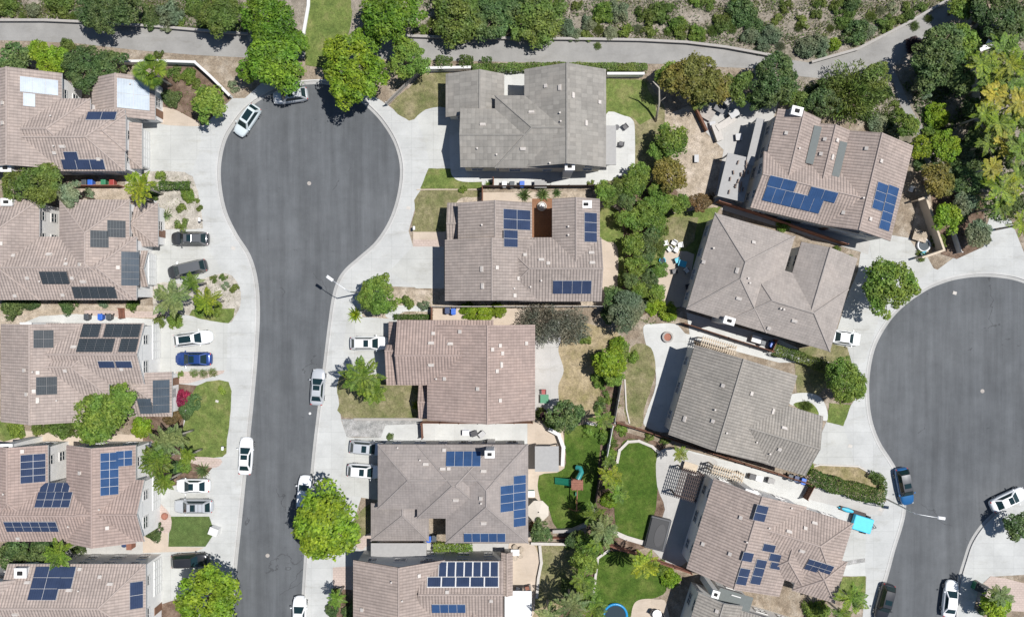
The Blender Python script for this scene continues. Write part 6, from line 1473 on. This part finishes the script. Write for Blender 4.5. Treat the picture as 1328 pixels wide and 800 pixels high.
for i, (x, y) in enumerate(((1000, 623), (976, 618), (984, 620))): box_thing('barbecue', x, y, (.8, .6, .8), ('spa_shell', 'wood_dark', 'trim_grey')[i], ('grey box right of two others', 'dark box leftmost', 'pale grey box between two others') [i] + ' in the side yard of the navy panelled house', 'box', -17, ('flat_roof_grey', 'dark_metal', 'white_plastic')[i])
box_thing('barbecue', 688, 640, (1.0, .7, .9), 'teal_plastic', 'teal covered barbecue beside the ash brown house panels', 'barbecue', 0, 'white_plastic')
# leaning pale pole beside the grey house lawn
b, t = W(850, 158), W(852, 106, 5.5); root = empty('bare_tree', (b.x, b.y, G)); tag(root, 'bare pale curved trunk between the grey house lawn and green trees', 'tree'); d = t - b
mb = MB(); mb.tube([(0, 0, 0), (d.x * .5 + .4, d.y * .5, 2.6), (d.x + .4, d.y * .85, 4.6), (d.x - .5, d.y, 5.4)], [.16, .13, .1, .05], 8); mb.build('trunk', 'pale_bark', root, True)
mb = MB(); mb.tube([(d.x * .5 + .4, d.y * .5, 2.6), (d.x * .5 + 1, d.y * .6, 3.6)], [.06, .02], 6); mb.build('branch', 'pale_bark', root, True)
for x, y, rz, mt, lb in ((1277, 62, 20, 'cushion_white', 'white sun lounger at the left in the upper right garden'), (1286, 58, -30, 'cushion_white', 'white sun lounger at the right in the upper right garden')):
    w = W(x, y, .4); root = empty('sun_lounger', (w.x, w.y, G), R(rz)); tag(root, lb, 'sun lounger', 'white sun loungers'); mb = MB(); mb.box((0, 0, .35), (1.5, .65, .12)); mb.build('mattress', mt, root, bevel=.03); mb = MB(); mb.box((.95, 0, .5), (.6, .65, .12)); mb.v = [(x2, y2, z + (x2 - .95) * .5) for x2, y2, z in mb.v]; mb.build('backrest', mt, root, bevel=.03)
    for sx in (-.6, .6):
        for sy in (-.25, .25): q = MB(); q.box((sx, sy, .15), (.06, .06, .3)); q.build('leg', 'white_paint', root)

for i, (x, y, sz, mt, rz, lb) in enumerate(((941, 160, (2.6, .8, .9), 'stone', 32, 'stone kitchen counter on the terrace of the walled house'), (930, 172, (.8, 2.2, .8), 'block_grey', 20, 'grey counter along the lower terrace of the walled house'), (952, 148, (1.2, .8, 1.0), 'dark_metal', 30, 'black grill at the top right of the stone terrace'), (924, 162, (.7, .7, .5), 'wood_grey', 10, 'small grey stool box beside the square stone table'), (958, 178, (.8, .8, .5), 'wood_dark', 5, 'dark box seat in the middle of the terrace'), (903, 206, (.5, .9, .4), 'wood_dark', 0, 'dark low bench on the dirt yard'))):
    box_thing('terrace_block', x, y, sz, mt, lb, 'counter' if i < 2 else 'grill' if i == 2 else 'seat', rz, 'block_wall' if i < 2 else 'trim_grey')

for x, y, lb in ((1141, 660, 'square pale utility cover on the pavement below the right street lamp'), (1102, 578, 'small square utility cover on the pavement of the right turning circle'), (282, 520, 'small square utility cover on the left pavement beside the large front lawn'), (530, 270, 'small square utility cover on the pavement edge between two front lawns'), (1238, 380, 'square drain cover at the top of the right turning circle'), (303, 322, 'small square utility cover on the left pavement by the curved bed')):
    w = W(x, y); mb = MB(); mb.box((0, 0, .012), (.5, .4, .024)); mb.box((0, 0, .026), (.4, .3, .008)); o = mb.build('utility_cover', 'block_wall'); o.location = (w.x, w.y, (G if x != 1238 else 0) + .02); o.rotation_euler = (0, 0, -.3); tag(o, lb, 'utility cover')
# ---------------------------------------------------------------- camera, sun, sky
cam = bpy.data.cameras.new('camera'); co = bpy.data.objects.new('camera', cam); COL.objects.link(co)
co.location = (0, 0, CAMH); co.rotation_euler = (0, 0, 0); cam.sensor_fit = 'HORIZONTAL'; cam.angle = 2 * math.atan(66.4 / CAMH); cam.clip_end = 3000; S.camera = co
dx, dy = .40, .085                              # shadow run per metre of height: to the left and slightly down the picture
v = Vector((dx, dy, 1)).normalized(); el = math.asin(v.z); az = math.atan2(v.x, v.y)
sun = bpy.data.lights.new('sun', 'SUN'); sun.energy = 4.9; sun.angle = R(.53); sun.color = (1, .972, .94)
so = bpy.data.objects.new('sun', sun); COL.objects.link(so); so.rotation_euler = (-v).to_track_quat('-Z', 'Y').to_euler(); so.location = (0, 0, 60)
w = bpy.data.worlds.new('World'); S.world = w; w.use_nodes = True; nt = w.node_tree
sky = nt.nodes.new('ShaderNodeTexSky'); sky.sky_type = 'NISHITA'; sky.sun_disc = False; sky.sun_elevation = el; sky.sun_rotation = az; sky.ozone_density = 4; sky.dust_density = .4
nt.links.new(sky.outputs[0], nt.nodes['Background'].inputs[0]); nt.nodes['Background'].inputs[1].default_value = .068
S.view_settings.view_transform = 'Standard'; S.view_settings.look = 'None'; S.view_settings.gamma = 1; S.view_settings.use_curve_mapping = False; S.view_settings.exposure = .17
